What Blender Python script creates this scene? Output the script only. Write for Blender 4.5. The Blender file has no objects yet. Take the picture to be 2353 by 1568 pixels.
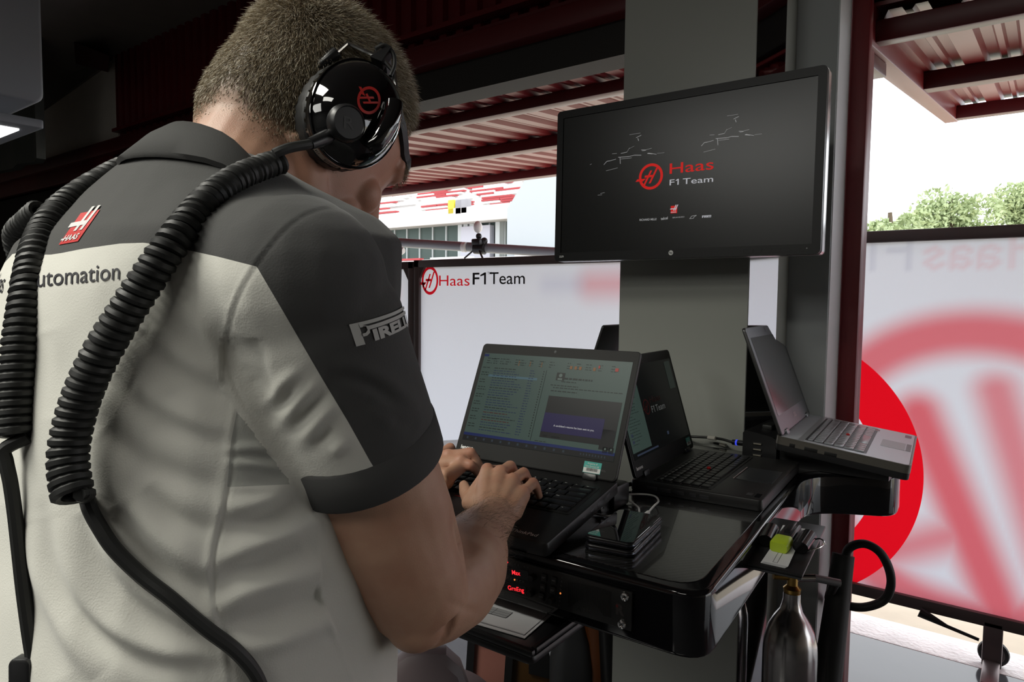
import bpy, bmesh, math, random
import numpy as np
from mathutils import Vector, Matrix, Euler, noise
from mathutils.bvhtree import BVHTree

rnd = random.Random(7)
nr = np.random.default_rng(11)
scene = bpy.context.scene
COL = scene.collection
pi = math.pi

# ------------------------------------------------------------------ camera, sky, lamps, exposure
# world axes follow the garage: x along its front wall, y out to the pit lane, z up; metres
FPX, PITCH, ROLL, YAW, ZC = 1569.0, 0.0611, 0.0105, 0.65, 1.42
def _axes():
    c, s = math.cos(PITCH), math.sin(PITCH)
    fw = Vector((0, c, -s)); u0 = Vector((0, s, c)); r0 = Vector((1, 0, 0))
    rt = math.cos(ROLL)*r0 + math.sin(ROLL)*u0
    up = -math.sin(ROLL)*r0 + math.cos(ROLL)*u0
    Rz = Matrix.Rotation(YAW, 3, 'Z')
    return Rz @ rt, Rz @ up, Rz @ fw
RT, UP, FW = _axes()
EYE = Vector((0, 0, ZC))
cam_d = bpy.data.cameras.new('camera')
cam_d.sensor_fit = 'HORIZONTAL'; cam_d.sensor_width = 36.0
cam_d.lens = FPX/2353*36.0
cam_d.clip_start = 0.02; cam_d.clip_end = 400
cam = bpy.data.objects.new('camera', cam_d); COL.objects.link(cam)
cm = Matrix((RT, UP, -FW)).transposed().to_4x4(); cm.translation = EYE
cam.matrix_world = cm
scene.camera = cam

w = bpy.data.worlds.new('overcast_sky'); scene.world = w
w.use_nodes = True
bgn = w.node_tree.nodes['Background']
bgn.inputs['Color'].default_value = (0.93, 0.96, 1.0, 1)
bgn.inputs['Strength'].default_value = 2.6
scene.view_settings.view_transform = 'Standard'
scene.view_settings.look = 'None'
scene.view_settings.exposure = 0.0
scene.view_settings.gamma = 1.0
scene.view_settings.use_curve_mapping = False

def sun(name, az, el, strength, col, angle):
    d = bpy.data.lights.new(name, 'SUN'); d.energy = strength; d.color = col; d.angle = angle
    o = bpy.data.objects.new(name, d); COL.objects.link(o)
    dirv = Vector((math.sin(az)*math.cos(el), math.cos(az)*math.cos(el), math.sin(el)))
    o.rotation_euler = dirv.to_track_quat('Z', 'Y').to_euler(); o.location = dirv*50
    return o
sun('hazy_sun', math.radians(35), math.radians(58), 1.6, (1, 0.97, 0.92), math.radians(18))

def area(name, loc, target, sx, sy, power, col=(1, 1, 1), spread=180):
    d = bpy.data.lights.new(name, 'AREA'); d.shape = 'RECTANGLE'; d.size = sx; d.size_y = sy
    d.energy = power; d.color = col; d.spread = math.radians(spread)
    o = bpy.data.objects.new(name, d); COL.objects.link(o)
    o.location = loc
    o.rotation_euler = (Vector(loc)-Vector(target)).to_track_quat('Z', 'Y').to_euler()
    return o
# unseen ceiling lights, added behind the camera to light the shirt, room and monitor
area('added_ceiling_light', (-1.3, -0.65, 2.90), (-1.2, -0.5, 0), 1.3, 0.5, 40, (1.0, 0.98, 0.88), 118)
area('added_ceiling_light', (-0.2, -1.6, 2.90), (-0.2, -1.6, 0), 1.2, 0.5, 16, (1.0, 0.98, 0.90))
area('added_ceiling_light', (-1.75, -3.4, 2.90), (-1.75, -3.4, 0), 1.5, 2.6, 62, (1.0, 0.99, 0.93))

# ------------------------------------------------------------------ pixel helpers (2353 x 1568 frame)
def ray(x, y): return FW + RT*((x-1176.5)/FPX) - UP*((y-784)/FPX)
def P(x, y, d): return EYE + ray(x, y)*d
def onz(x, y, z): r = ray(x, y); return EYE + r*((z-ZC)/r.z)
def ony(x, y, v): r = ray(x, y); return EYE + r*(v/r.y)
def onx(x, y, v): r = ray(x, y); return EYE + r*(v/r.x)
def onplane(x, y, p0, n): r = ray(x, y); n = Vector(n); return EYE + r*((Vector(p0)-EYE).dot(n)/r.dot(n))
def pix(p):
    q = Vector(p)-EYE; d = q.dot(FW)
    return 1176.5+FPX*q.dot(RT)/d, 784-FPX*q.dot(UP)/d, d
def catmull(pts, n=8, closed=False):
    pts = [np.array(p, float) for p in pts]
    out = []
    m = len(pts)
    for i in range(m if closed else m-1):
        p1, p2 = pts[i], pts[(i+1) % m]
        p0 = pts[(i-1) % m] if (closed or i > 0) else 2*p1-p2
        p3 = pts[(i+2) % m] if (closed or i+2 < m) else 2*p2-p1
        for k in range(n):
            t = k/n
            out.append(0.5*((2*p1)+(-p0+p2)*t+(2*p0-5*p1+4*p2-p3)*t*t+(-p0+3*p1-3*p2+p3)*t**3))
    if not closed: out.append(pts[-1])
    return out

# ------------------------------------------------------------------ materials
MATS = {}
def mat(name, base=(.5, .5, .5), rough=.5, metal=0., spec=.5, coat=0., emit=None, es=0., bump=None, var=0., coat_rough=.03, sss=0., trans=0.):
    if name in MATS: return MATS[name]
    m = bpy.data.materials.new(name); m.use_nodes = True
    nt = m.node_tree; b = nt.nodes['Principled BSDF']
    b.inputs['Base Color'].default_value = (*base, 1)
    b.inputs['Roughness'].default_value = rough
    b.inputs['Metallic'].default_value = metal
    b.inputs['Specular IOR Level'].default_value = spec
    b.inputs['Coat Weight'].default_value = coat
    b.inputs['Coat Roughness'].default_value = coat_rough
    if sss:
        b.inputs['Subsurface Weight'].default_value = sss
        b.inputs['Subsurface Radius'].default_value = (.009, .004, .0025)
        b.inputs['Subsurface Scale'].default_value = 1.0
    if trans: b.inputs['Transmission Weight'].default_value = trans
    if emit:
        b.inputs['Emission Color'].default_value = (*emit, 1); b.inputs['Emission Strength'].default_value = es
    tc = None
    if var or bump:
        tc = nt.nodes.new('ShaderNodeTexCoord')
    if var:
        nz = nt.nodes.new('ShaderNodeTexNoise'); nz.inputs['Scale'].default_value = 9; nz.inputs['Detail'].default_value = 5
        nt.links.new(tc.outputs['Object'], nz.inputs['Vector'])
        mp = nt.nodes.new('ShaderNodeMapRange'); mp.inputs['To Min'].default_value = 1-var; mp.inputs['To Max'].default_value = 1+var
        nt.links.new(nz.outputs['Fac'], mp.inputs['Value'])
        mx = nt.nodes.new('ShaderNodeVectorMath'); mx.operation = 'SCALE'; mx.inputs[0].default_value = base
        nt.links.new(mp.outputs['Result'], mx.inputs['Scale'])
        nt.links.new(mx.outputs['Vector'], b.inputs['Base Color'])
    if bump:
        nz = nt.nodes.new('ShaderNodeTexNoise'); nz.inputs['Scale'].default_value = bump[0]; nz.inputs['Detail'].default_value = 3
        nt.links.new(tc.outputs['Object'], nz.inputs['Vector'])
        bp = nt.nodes.new('ShaderNodeBump'); bp.inputs['Strength'].default_value = bump[1]; bp.inputs['Distance'].default_value = bump[2] if len(bump) > 2 else .001
        nt.links.new(nz.outputs['Fac'], bp.inputs['Height'])
        nt.links.new(bp.outputs['Normal'], b.inputs['Normal'])
    MATS[name] = m
    return m
def srgb(r, g, b):
    f = lambda c: ((c/255+.055)/1.055)**2.4 if c > 10 else c/255/12.92
    return f(r), f(g), f(b)

# ------------------------------------------------------------------ mesh helpers: every primitive is (verts, faces)
def box(sx, sy, sz, b=0., seg=2, c=(0, 0, 0)):
    bm = bmesh.new(); bmesh.ops.create_cube(bm, size=1)
    for v in bm.verts: v.co = Vector((v.co.x*sx, v.co.y*sy, v.co.z*sz))
    if b > 0: bmesh.ops.bevel(bm, geom=list(bm.edges), offset=b, segments=seg, profile=.5, affect='EDGES')
    return _out(bm, c)
def _out(bm, c=(0, 0, 0)):
    bm.verts.index_update(); c = Vector(c)
    r = ([v.co+c for v in bm.verts], [[v.index for v in f.verts] for f in bm.faces]); bm.free(); return r
def box2(a, b, bev=0., seg=2):
    a, b = Vector(a), Vector(b)
    return box(abs(b.x-a.x), abs(b.y-a.y), abs(b.z-a.z), bev, seg, (a+b)/2)
def rrect(w, h, r, n=5, cx=0, cy=0):
    pts = []
    for (sx, sy, a0) in ((1, 1, 0), (-1, 1, 90), (-1, -1, 180), (1, -1, 270)):
        for k in range(n+1):
            a = math.radians(a0+90*k/n)
            pts.append((cx+sx*(w/2-r)+r*math.cos(a), cy+sy*(h/2-r)+r*math.sin(a)))
    return pts
def prism(poly, z0, z1, b=0., seg=2):
    bm = bmesh.new()
    lo = [bm.verts.new((p[0], p[1], z0)) for p in poly]; hi = [bm.verts.new((p[0], p[1], z1)) for p in poly]
    bm.faces.new(lo[::-1]); bm.faces.new(hi); n = len(poly)
    for i in range(n): bm.faces.new((lo[i], lo[(i+1) % n], hi[(i+1) % n], hi[i]))
    bmesh.ops.recalc_face_normals(bm, faces=bm.faces)
    if b > 0:
        es = [e for e in bm.edges if abs(e.verts[0].co.z-e.verts[1].co.z) < 1e-7]
        bmesh.ops.bevel(bm, geom=es, offset=b, segments=seg, profile=.5, affect='EDGES')
    return _out(bm)
def frame_prism(outer, inner, z0, z1):
    n = len(outer); v = []; f = []
    for z in (z0, z1):
        v += [Vector((p[0], p[1], z)) for p in outer]; v += [Vector((p[0], p[1], z)) for p in inner]
    for i in range(n):
        j = (i+1) % n
        f.append((i, n+i, n+j, j)); f.append((2*n+i, 2*n+j, 3*n+j, 3*n+i))
        f.append((i, j, 2*n+j, 2*n+i)); f.append((n+i, 3*n+i, 3*n+j, n+j))
    return v, f
def loft(rings, cap=True, closed=True):
    n = len(rings[0]); v = [Vector(p) for r in rings for p in r]; f = []
    for k in range(len(rings)-1):
        for i in range(n if closed else n-1):
            j = (i+1) % n
            f.append((k*n+i, k*n+j, (k+1)*n+j, (k+1)*n+i))
    if cap:
        f.append(tuple(range(n))[::-1]); f.append(tuple((len(rings)-1)*n+i for i in range(n)))
    return v, f
def tube(path, r, n=10, cap=True, flat=None):
    pts = [Vector(p) for p in path]; m = len(pts)
    rs = r if hasattr(r, '__len__') else [r]*m
    t0 = (pts[1]-pts[0]).normalized()
    a = Vector((0, 0, 1)) if abs(t0.z) < .9 else Vector((1, 0, 0))
    nx = (a-t0*a.dot(t0)).normalized(); rings = []
    for i in range(m):
        t = (pts[min(i+1, m-1)]-pts[max(i-1, 0)])
        t = t.normalized() if t.length > 1e-9 else t0
        nx = (nx-t*nx.dot(t)).normalized(); ny = t.cross(nx)
        rings.append([pts[i]+(nx*math.cos(2*pi*k/n)+ny*math.sin(2*pi*k/n))*rs[i] for k in range(n)])
    return loft(rings, cap)
def lathe(prof, n=24, c=(0, 0, 0)):
    c = Vector(c)
    return loft([[c+Vector((max(r, 1e-4)*math.cos(2*pi*k/n), max(r, 1e-4)*math.sin(2*pi*k/n), z)) for k in range(n)] for r, z in prof])
def ball(c, rx, ry=None, rz=None, n=16, m=10):
    ry = ry or rx; rz = rz or rx
    return xf(lathe([(math.sin(pi*k/m), -math.cos(pi*k/m)) for k in range(m+1)], n), Matrix.Translation(c) @ Matrix.Diagonal((rx, ry, rz, 1)))
def xf(vf, M): return ([M @ Vector(v) for v in vf[0]], vf[1])
def frame(o, x, y, z=None):
    x = Vector(x); y = Vector(y); z = x.cross(y) if z is None else Vector(z)
    M = Matrix((x, y, z)).transposed().to_4x4(); M.translation = Vector(o); return M
def axis_frame(o, z, up=(0, 0, 1)):
    z = Vector(z).normalized(); u = Vector(up)
    if abs(z.dot(u)) > .98: u = Vector((0, 1, 0))
    x = u.cross(z).normalized(); return frame(o, x, z.cross(x), z)
def rod(a, b, r, n=12, r2=None): return tube([a, b], [r, r if r2 is None else r2], n)

WM = {}
def wm(o): return WM.get(o.name, Matrix.Identity(4))
class MB:
    def __init__(s): s.v = []; s.f = []; s.m = []
    def add(s, vf, m=0, M=None):
        o = len(s.v)
        s.v += [tuple(M @ Vector(p)) if M is not None else tuple(p) for p in vf[0]]
        s.f += [tuple(o+i for i in q) for q in vf[1]]; s.m += [m]*len(vf[1]); return s
    def build(s, name, mats, parent=None, smooth=35, fix=True, local=False):
        me = bpy.data.meshes.new(name); me.from_pydata(s.v, [], s.f)
        if not isinstance(mats, (list, tuple)): mats = [mats]
        for x in mats: me.materials.append(x)
        me.polygons.foreach_set('material_index', s.m)
        if fix:
            bm = bmesh.new(); bm.from_mesh(me); bmesh.ops.recalc_face_normals(bm, faces=bm.faces); bm.to_mesh(me); bm.free()
        if smooth:
            me.polygons.foreach_set('use_smooth', [True]*len(me.polygons))
            me.set_sharp_from_angle(angle=math.radians(smooth))
        me.update()
        return link(name, me, parent, local)
def link(name, me, parent=None, local=False):
    o = bpy.data.objects.new(name, me); COL.objects.link(o)
    WM[o.name] = Matrix.Identity(4)
    if parent is not None:
        o.parent = parent
        if not local: o.matrix_parent_inverse = wm(parent).inverted()
        else: WM[o.name] = wm(parent).copy()
    return o
def one(vf, name, mats, parent=None, **k): return MB().add(vf).build(name, mats, parent, **k)
def tag(o, label=None, cat=None, group=None, kind=None):
    if label: o['label'] = label
    if cat: o['category'] = cat
    if group: o['group'] = group
    if kind: o['kind'] = kind
    return o
def thing(name, label, cat, M, group=None):
    o = bpy.data.objects.new(name, None); COL.objects.link(o)
    if not isinstance(M, Matrix): M = Matrix.Translation(M)
    o.matrix_world = M; WM[o.name] = M.copy(); o.empty_display_size = .05
    return tag(o, label, cat, group)
def struct(vf_or_mb, name, mats, label, parent=None, **k):
    mb = vf_or_mb if isinstance(vf_or_mb, MB) else MB().add(vf_or_mb)
    o = mb.build(name, mats, parent, **k)
    if parent is None: tag(o, label, 'building', None, 'structure')
    return o

# ------------------------------------------------------------------ flat graphics: lists of (verts2d, faces)
_TC = {}
def text2d(s, size=1., bold=0., space=1., shear=0.):
    k = (s, bold, space, shear)
    if k not in _TC:
        cu = bpy.data.curves.new('lettering', 'FONT'); cu.body = s; cu.size = 1; cu.offset = bold; cu.space_character = space; cu.shear = shear
        cu.resolution_u = 4; cu.fill_mode = 'FRONT'
        o = bpy.data.objects.new('lettering', cu); COL.objects.link(o)
        dg = bpy.context.evaluated_depsgraph_get()
        me = bpy.data.meshes.new_from_object(o.evaluated_get(dg))
        _TC[k] = ([(v.co.x, v.co.y) for v in me.vertices], [tuple(p.vertices) for p in me.polygons])
        bpy.data.objects.remove(o); bpy.data.curves.remove(cu); bpy.data.meshes.remove(me)
    v, f = _TC[k]
    return [(x*size, y*size) for x, y in v], f
def fit2d(g, x0, y0, x1, y1):
    v, f = g; xs = [p[0] for p in v]; ys = [p[1] for p in v]
    a, b, c, d = min(xs), max(xs), min(ys), max(ys)
    return [(x0+(x-a)/(b-a)*(x1-x0), y0+(y-c)/(d-c)*(y1-y0)) for x, y in v], f
def text_fit(s, x0, y0, w, cap, bold=0., asc=True):
    """lettering with its baseline at y0, starting at x0, total width w, capital height cap"""
    v, f = text2d(s, 1, bold)
    xs = [p[0] for p in v]; a, b = min(xs), max(xs)
    return [(x0+(x-a)/(b-a)*w, y0+y/.70*cap) for x, y in v], f
def quad2d(x0, y0, x1, y1, sh=0.):
    return [(x0+sh*y0, y0), (x1+sh*y0, y0), (x1+sh*y1, y1), (x0+sh*y1, y1)], [(0, 1, 2, 3)]
def ring2d(cx, cy, r0, r1, n=48):
    v = []; f = []
    for i in range(n):
        a = 2*pi*i/n
        v += [(cx+r0*math.cos(a), cy+r0*math.sin(a)), (cx+r1*math.cos(a), cy+r1*math.sin(a))]
        j = (i+1) % n; f.append((2*i, 2*i+1, 2*j+1, 2*j))
    return v, f
def disc2d(cx, cy, r, n=32, ry=None):
    ry = ry or r
    return [(cx+r*math.cos(2*pi*i/n), cy+ry*math.sin(2*pi*i/n)) for i in range(n)], [tuple(range(n))]
def poly2d(*p): return list(p), [tuple(range(len(p)))]
def join2d(*gs):
    v = []; f = []
    for g in gs:
        o = len(v); v += list(g[0]); f += [tuple(o+i for i in q) for q in g[1]]
    return v, f
def move2d(g, sx=1, dx=0, dy=0, sy=None):
    sy = sx if sy is None else sy
    return [(x*sx+dx, y*sy+dy) for x, y in g[0]], g[1]
def grid2d(x0, y0, x1, y1, nx, ny):
    v = [(x0+(x1-x0)*i/nx, y0+(y1-y0)*j/ny) for j in range(ny+1) for i in range(nx+1)]
    return v, [(j*(nx+1)+i, j*(nx+1)+i+1, (j+1)*(nx+1)+i+1, (j+1)*(nx+1)+i) for j in range(ny) for i in range(nx)]
def word_f1(x0, y0, w, cap, bold=0.):
    """F1 Team"""
    f = text_fit('F', x0, y0, w*.115, cap, bold); t = text_fit('Team', x0+w*.31, y0, w*.69, cap, bold)
    a, b, s = x0+w*.145, x0+w*.215, w*.032
    return join2d(f, poly2d((b-s, y0), (b, y0), (b, y0+cap), (b-s*.8, y0+cap), (b-s*.8, y0+cap)), poly2d((a, y0+cap*.80), (a, y0+cap*.68), (b-s, y0+cap*.74), (b-s*.8, y0+cap)), t)
def stroke2d(a, b, w):
    a = Vector(a); b = Vector(b); t = (b-a).normalized(); n = Vector((-t.y, t.x))*w/2
    return [tuple(a+n), tuple(b+n), tuple(b-n), tuple(a-n)], [(0, 1, 2, 3)]
def emblem():   # slanted H in a ring with a tail, unit radius
    s = .52
    return join2d(ring2d(0, 0, .79, 1.0),
        quad2d(-.30, -.70, -.13, .46, s), quad2d(.10, -.52, .27, .62, s), quad2d(-.52, -.05, .12, .12, s*.3),
        poly2d((-1.28, -.30), (-.62, -.30), (-.40, -.12), (-1.14, -.12)), quad2d(-.66, -.48, -.52, -.12, s))
def badge():    # red square badge: (red parts, white parts), unit box
    red = quad2d(-.5, -.6, .5, .5)
    s = .45
    wh = join2d(quad2d(-.02, -.22, .13, .62, s), quad2d(.24, -.22, .39, .62, s), poly2d((-.62, -.02), (.30, -.02), (.36, .13), (-.52, .13)),
        text_fit('HAAS', -.36, -.52, .72, .18, .02), poly2d((-.52, -.46), (-.3, -.46), (-.3, -.40), (-.48, -.40)))
    return red, wh
def tyre_logo(): # long-P word mark, about 4.2 x 1 units
    p = join2d(quad2d(0, 0, .42, 1.0, 0), grid2d(.42, .85, 4.2, 1.0, 24, 1), grid2d(.70, .60, 4.2, .77, 24, 1), quad2d(.42, .77, .56, .85), poly2d((.56, .85), (.56, .80), (.70, .77), (.70, .60), (.80, .60), (.80, .77)),
               poly2d((.42, .36), (.60, .36), (.78, .46), (.80, .60), (.70, .60), (.58, .50), (.42, .50)))
    return join2d(p, text_fit('IRELLI', .92, 0.06, 3.2, .48, .05))
def lift(g, z=0.): return ([Vector((x, y, z)) for x, y in g[0]], g[1])
# ================================================================== SETTING
m_floor = mat('grey floor paint', (.065, .065, .07), .10, spec=.8, var=.08)
m_apron = mat('pit lane concrete', (.62, .56, .44), .8, var=.1)
m_white_line = mat('worn white paint', (.8, .78, .78), .7, var=.2, bump=(60, .6, .01))
m_ceil = mat('dark ceiling board', (.14, .118, .10), .9, var=.1)
m_wallgrey = mat('grey plaster', (.60, .55, .48), .8, var=.06)
m_red = mat('red painted sheet steel', (.12, .007, .009), .36, spec=.5, var=.06)
m_reddoor = mat('red door sheet', (.21, .018, .021), .36, spec=.5, var=.05)
m_redbeam = mat('dark red beam paint', (.095, .008, .010), .4, spec=.5)
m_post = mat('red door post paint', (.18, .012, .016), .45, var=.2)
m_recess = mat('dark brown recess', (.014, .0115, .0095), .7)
m_clad = mat('glossy white cladding', (.36, .372, .338), .30, spec=.45)
m_mirror = mat('polished cladding return', (.80, .80, .82), .04, metal=1.0)
m_pier = mat('grey pier paint', (.38, .405, .405), .5, var=.04)

struct(box2((-9, -6, -.1), (6, 3.17, 0)), 'floor', m_floor, 'light grey glossy painted garage floor')
struct(box2((-9, -6, 2.985), (6, 2.2, 3.1)), 'ceiling', m_ceil, 'dark garage ceiling')
struct(box2((-9.1, -6, 0), (-9, 2.2, 3.0)), 'wall_left', m_wallgrey, 'dim grey side wall of the garage')
struct(box2((6, -6, 0), (6.1, 2.2, 3.0)), 'wall_right', m_wallgrey, 'grey side wall of the garage')
struct(box2((-9, -6.1, 0), (6, -6, 3.0)), 'wall_back', mat('grey rear partition', (.15, .15, .145), .5), 'grey partition at the back of the garage')

def ribbed(x0, x1, y, z0, z1, pitch=.09, depth=.022):
    """vertical trapezoid-ribbed sheet facing -y"""
    rows = []; x = x0; k = 0
    while x < x1:
        rows += [(x, 0), (x+pitch*.42, 0), (x+pitch*.52, depth), (x+pitch*.90, depth)]; x += pitch
    lo = [Vector((a, y+b, z0)) for a, b in rows]; hi = [Vector((a, y+b, z1)) for a, b in rows]
    return loft([lo, hi], cap=False, closed=False)
mb = MB()
mb.add(ribbed(-4.84, 6, 2.05, 2.50, 2.985)); mb.add(ribbed(-4.84, 6, 2.07, 2.40, 2.50))
mb.add(box2((-4.84, 2.02, 2.485), (6, 2.07, 2.505)))
mb.add(box2((-4.84, 2.1, 2.33), (6, 2.16, 2.99)), 0)
struct(mb, 'wall_front', [m_red], 'dark red ribbed sheet wall above the garage doors', fix=False)
mb = MB(); mb.add(box2((-9, 1.97, 2.335), (6, 2.12, 2.41), .008)); mb.add(box2((-9, 1.985, 2.40), (6, 2.06, 2.425)))
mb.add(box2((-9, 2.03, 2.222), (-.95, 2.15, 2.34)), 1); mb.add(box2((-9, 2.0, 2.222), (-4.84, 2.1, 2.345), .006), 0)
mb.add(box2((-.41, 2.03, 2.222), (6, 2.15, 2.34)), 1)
struct(mb, 'trim_1', [m_redbeam, m_recess], 'dark red lintel beam over the doors')
mb = MB(); mb.add(loft([[Vector((x, y, z)) for x, z in ((-9, 2.4), (-4.84, 2.4), (-4.84, 2.955), (-8.2, 2.60), (-9, 2.60))] for y in (2.06, 2.12)]))
mb.add(loft([[Vector((x, y, z)) for x, z in ((-9, 2.60), (-8.2, 2.60), (-4.84, 2.955), (-4.84, 2.99), (-9, 2.99))] for y in (2.04, 2.12)]), 1)
struct(mb, 'wall_infill', [m_wallgrey, m_ceil], 'grey infill wall left of the red ribbed sheet')
bx = ony(170, 95, 2.0); by = ony(250, 165, 2.0)
tag(one(loft([[ony(px, py, yy) for px, py in ((170, 96), (251, 128), (248, 166), (174, 146))] for yy in (1.80, 2.06)]), 'junction_box', mat('very dark red paint', (.035, .006, .006), .5)),
    'dark red box high on the dim grey wall at upper left', 'box')
# raised lower part of front wall far left keeps daylight out of the neighbouring bay
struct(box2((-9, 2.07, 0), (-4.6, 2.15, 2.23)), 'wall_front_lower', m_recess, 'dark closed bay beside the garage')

# pier with glossy cladding
struct(box2((-.93, 1.80, 0), (-.398, 1.928, 2.99), .003), 'wall_pier', m_pier, 'grey pier between the two garage doors')
struct(box2((-.3985, 1.805, 0), (-.3965, 1.927, 2.98)), 'pier_painted_daylight', mat('white painted daylight', (.75, .75, .76), .5), '', parent=bpy.data.objects['wall_pier'])  # pier side whitened to stand in for the daylight falling on it
clad = struct(prism([(-.864, 1.602), (-.5285, 1.602), (-.493, 1.708), (-.493, 1.798), (-.864, 1.798)], 0, 2.985), 'wall_pillar', [m_clad], 'glossy pale cladding panel on the pier')
mv = Vector((-.493+.5285, 1.708-1.602, 0)).normalized(); mnrm = Vector((mv.y, -mv.x, 0))*.0015; m0, m1 = Vector((-.5280, 1.6035, 0)), Vector((-.4935, 1.7065, 0))
struct(loft([[m0+Vector((0, 0, z)), m0+mnrm+Vector((0, 0, z)), m1+mnrm+Vector((0, 0, z)), m1+Vector((0, 0, z))] for z in (0, 2.985)]), 'mirror_return', m_mirror, '', parent=clad)
struct(MB().add(box2((-.397, 1.93, 0), (-.354, 1.968, 2.30), .003)).add(box2((-.42, 1.955, 0), (-.372, 2.10, 2.3))), 'trim_2', [m_post], 'dark red door post beside the pier')

# ------------------------------------------------------------------ two tilted-up doors
def door(name, x0, x1, yi, zi, yo, zo, purl, label, off=0., pitch=.155, rail=None):
    d = Vector((0, yo-yi, zo-zi)); L = d.length; d.normalize()
    n = Vector((1, 0, 0)).cross(d)                       # upward-ish normal
    M = frame((0, yi, zi), (1, 0, 0), d, n)
    rows = []; x = x0+off
    while x < x1:
        rows += [(x, 0), (x+pitch*.36, 0), (x+pitch*.42, .020), (x+pitch*.60, .020), (x+pitch*.64, .010), (x+pitch*.74, .010), (x+pitch*.78, .020), (x+pitch*.94, .020)]; x += pitch
    sh = loft([[Vector((a, 0, b)) for a, b in rows], [Vector((a, L, b)) for a, b in rows]], cap=False, closed=False)
    mb = MB().add(sh, 0, M); mb.add(box2((x0, 0, .035), (x1, L, .045)), 0, M)
    root = struct(mb, name, [m_reddoor], label, fix=False)
    for (a, b, h, dr) in purl:
        one(xf(box2((x0, a, -h), (x1, b, 0.0), .004), M), 'purlin', m_redbeam, root)
    if rail is not None:
        one(xf(box2((x0, -.06, -.07), (x0+.062, L, .04), .004), M), 'side_rail', m_reddoor, root)
        one(xf(box2((x0+.004, -.02, -.11), (x0+.05, .25, -.07), .004), M), 'rail_plate', m_redbeam, root)
    return root
door('door_1', -6.4, -.93, 2.13, 2.245, 4.45, 2.43, [(.0, .03, .012, 0), (.22, .30, .045, 0), (1.05, 1.17, .06, 0), (2.20, 2.33, .06, 0)],
     'raised red ribbed garage door behind the bowed head')
door('door_2', -.425, 5.9, 2.05, 2.165, 4.42, 2.47, [(.0, .07, .055, 0), (.97, 1.09, .065, 0), (2.26, 2.39, .065, 0)],
     'raised red ribbed garage door at upper right', off=.02, pitch=.17, rail=1)

# ------------------------------------------------------------------ outside ground
struct(box2((-40, 3.17, -.12), (30, 60, -.012)), 'ground', m_apron, 'pale sunlit pit lane concrete')
struct(box2((-40, 3.17, -.12), (30, 3.40, .004), .01), 'kerb', m_white_line, 'worn white painted strip at the garage sill')

# ------------------------------------------------------------------ pit boards
m_bframe = mat('dark board frame', (.10, .075, .074), .45)
def board_mat(name, ring=None):
    """printed translucent sheet; the print on its far face shows through, soft"""
    m = bpy.data.materials.new(name); m.use_nodes = True; nt = m.node_tree; N = nt.nodes; L = nt.links
    N.clear(); out = N.new('ShaderNodeOutputMaterial')
    dif = N.new('ShaderNodeBsdfDiffuse'); tr = N.new('ShaderNodeBsdfTranslucent'); mix = N.new('ShaderNodeMixShader')
    gl = N.new('ShaderNodeBsdfGlossy'); gl.inputs['Roughness'].default_value = .35
    mix.inputs['Fac'].default_value = .5
    col = N.new('ShaderNodeAttribute'); col.attribute_name = 'print'
    csock = col.outputs['Color']
    if ring:
        geo = N.new('ShaderNodeNewGeometry'); sep = N.new('ShaderNodeSeparateXYZ'); cmb = N.new('ShaderNodeCombineXYZ'); dst = N.new('ShaderNodeVectorMath'); dst.operation = 'DISTANCE'
        L.new(geo.outputs['Position'], sep.inputs[0]); L.new(sep.outputs['X'], cmb.inputs['X']); L.new(sep.outputs['Z'], cmb.inputs['Z'])
        L.new(cmb.outputs[0], dst.inputs[0]); dst.inputs[1].default_value = (ring[0], 0, ring[1])
        sub = N.new('ShaderNodeMath'); sub.operation = 'SUBTRACT'; L.new(dst.outputs['Value'], sub.inputs[0]); sub.inputs[1].default_value = (ring[2]+ring[3])/2
        ab = N.new('ShaderNodeMath'); ab.operation = 'ABSOLUTE'; L.new(sub.outputs[0], ab.inputs[0])
        lt = N.new('ShaderNodeMath'); lt.operation = 'LESS_THAN'; L.new(ab.outputs[0], lt.inputs[0]); lt.inputs[1].default_value = (ring[3]-ring[2])/2
        mx = N.new('ShaderNodeMix'); mx.data_type = 'RGBA'; L.new(lt.outputs[0], mx.inputs['Factor']); L.new(csock, mx.inputs['A']); mx.inputs['B'].default_value = (.86, .006, .018, 1)
        csock = mx.outputs['Result']
    L.new(csock, dif.inputs['Color']); L.new(csock, tr.inputs['Color'])
    L.new(dif.outputs[0], mix.inputs[1]); L.new(tr.outputs[0], mix.inputs[2]); L.new(mix.outputs[0], out.inputs['Surface'])
    return m
m_board = board_mat('printed translucent sheet')
def print_mat(name, c, k=.75):
    m = bpy.data.materials.new(name); m.use_nodes = True; N = m.node_tree.nodes; L = m.node_tree.links
    N.clear(); out = N.new('ShaderNodeOutputMaterial')
    a = N.new('ShaderNodeBsdfDiffuse'); b = N.new('ShaderNodeBsdfTranslucent'); x = N.new('ShaderNodeMixShader'); x.inputs[0].default_value = k
    for q in (a, b): q.inputs['Color'].default_value = (*c, 1)
    L.new(a.outputs[0], x.inputs[1]); L.new(b.outputs[0], x.inputs[2]); L.new(x.outputs[0], out.inputs['Surface']); return m
m_print_red = print_mat('red board print', (.95, .015, .03)); m_print_blk = mat('black board print', (.012, .013, .02), .5)
WHITE = np.array((.76, .80, .91)); PINK = np.array(srgb(222, 62, 80))
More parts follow.
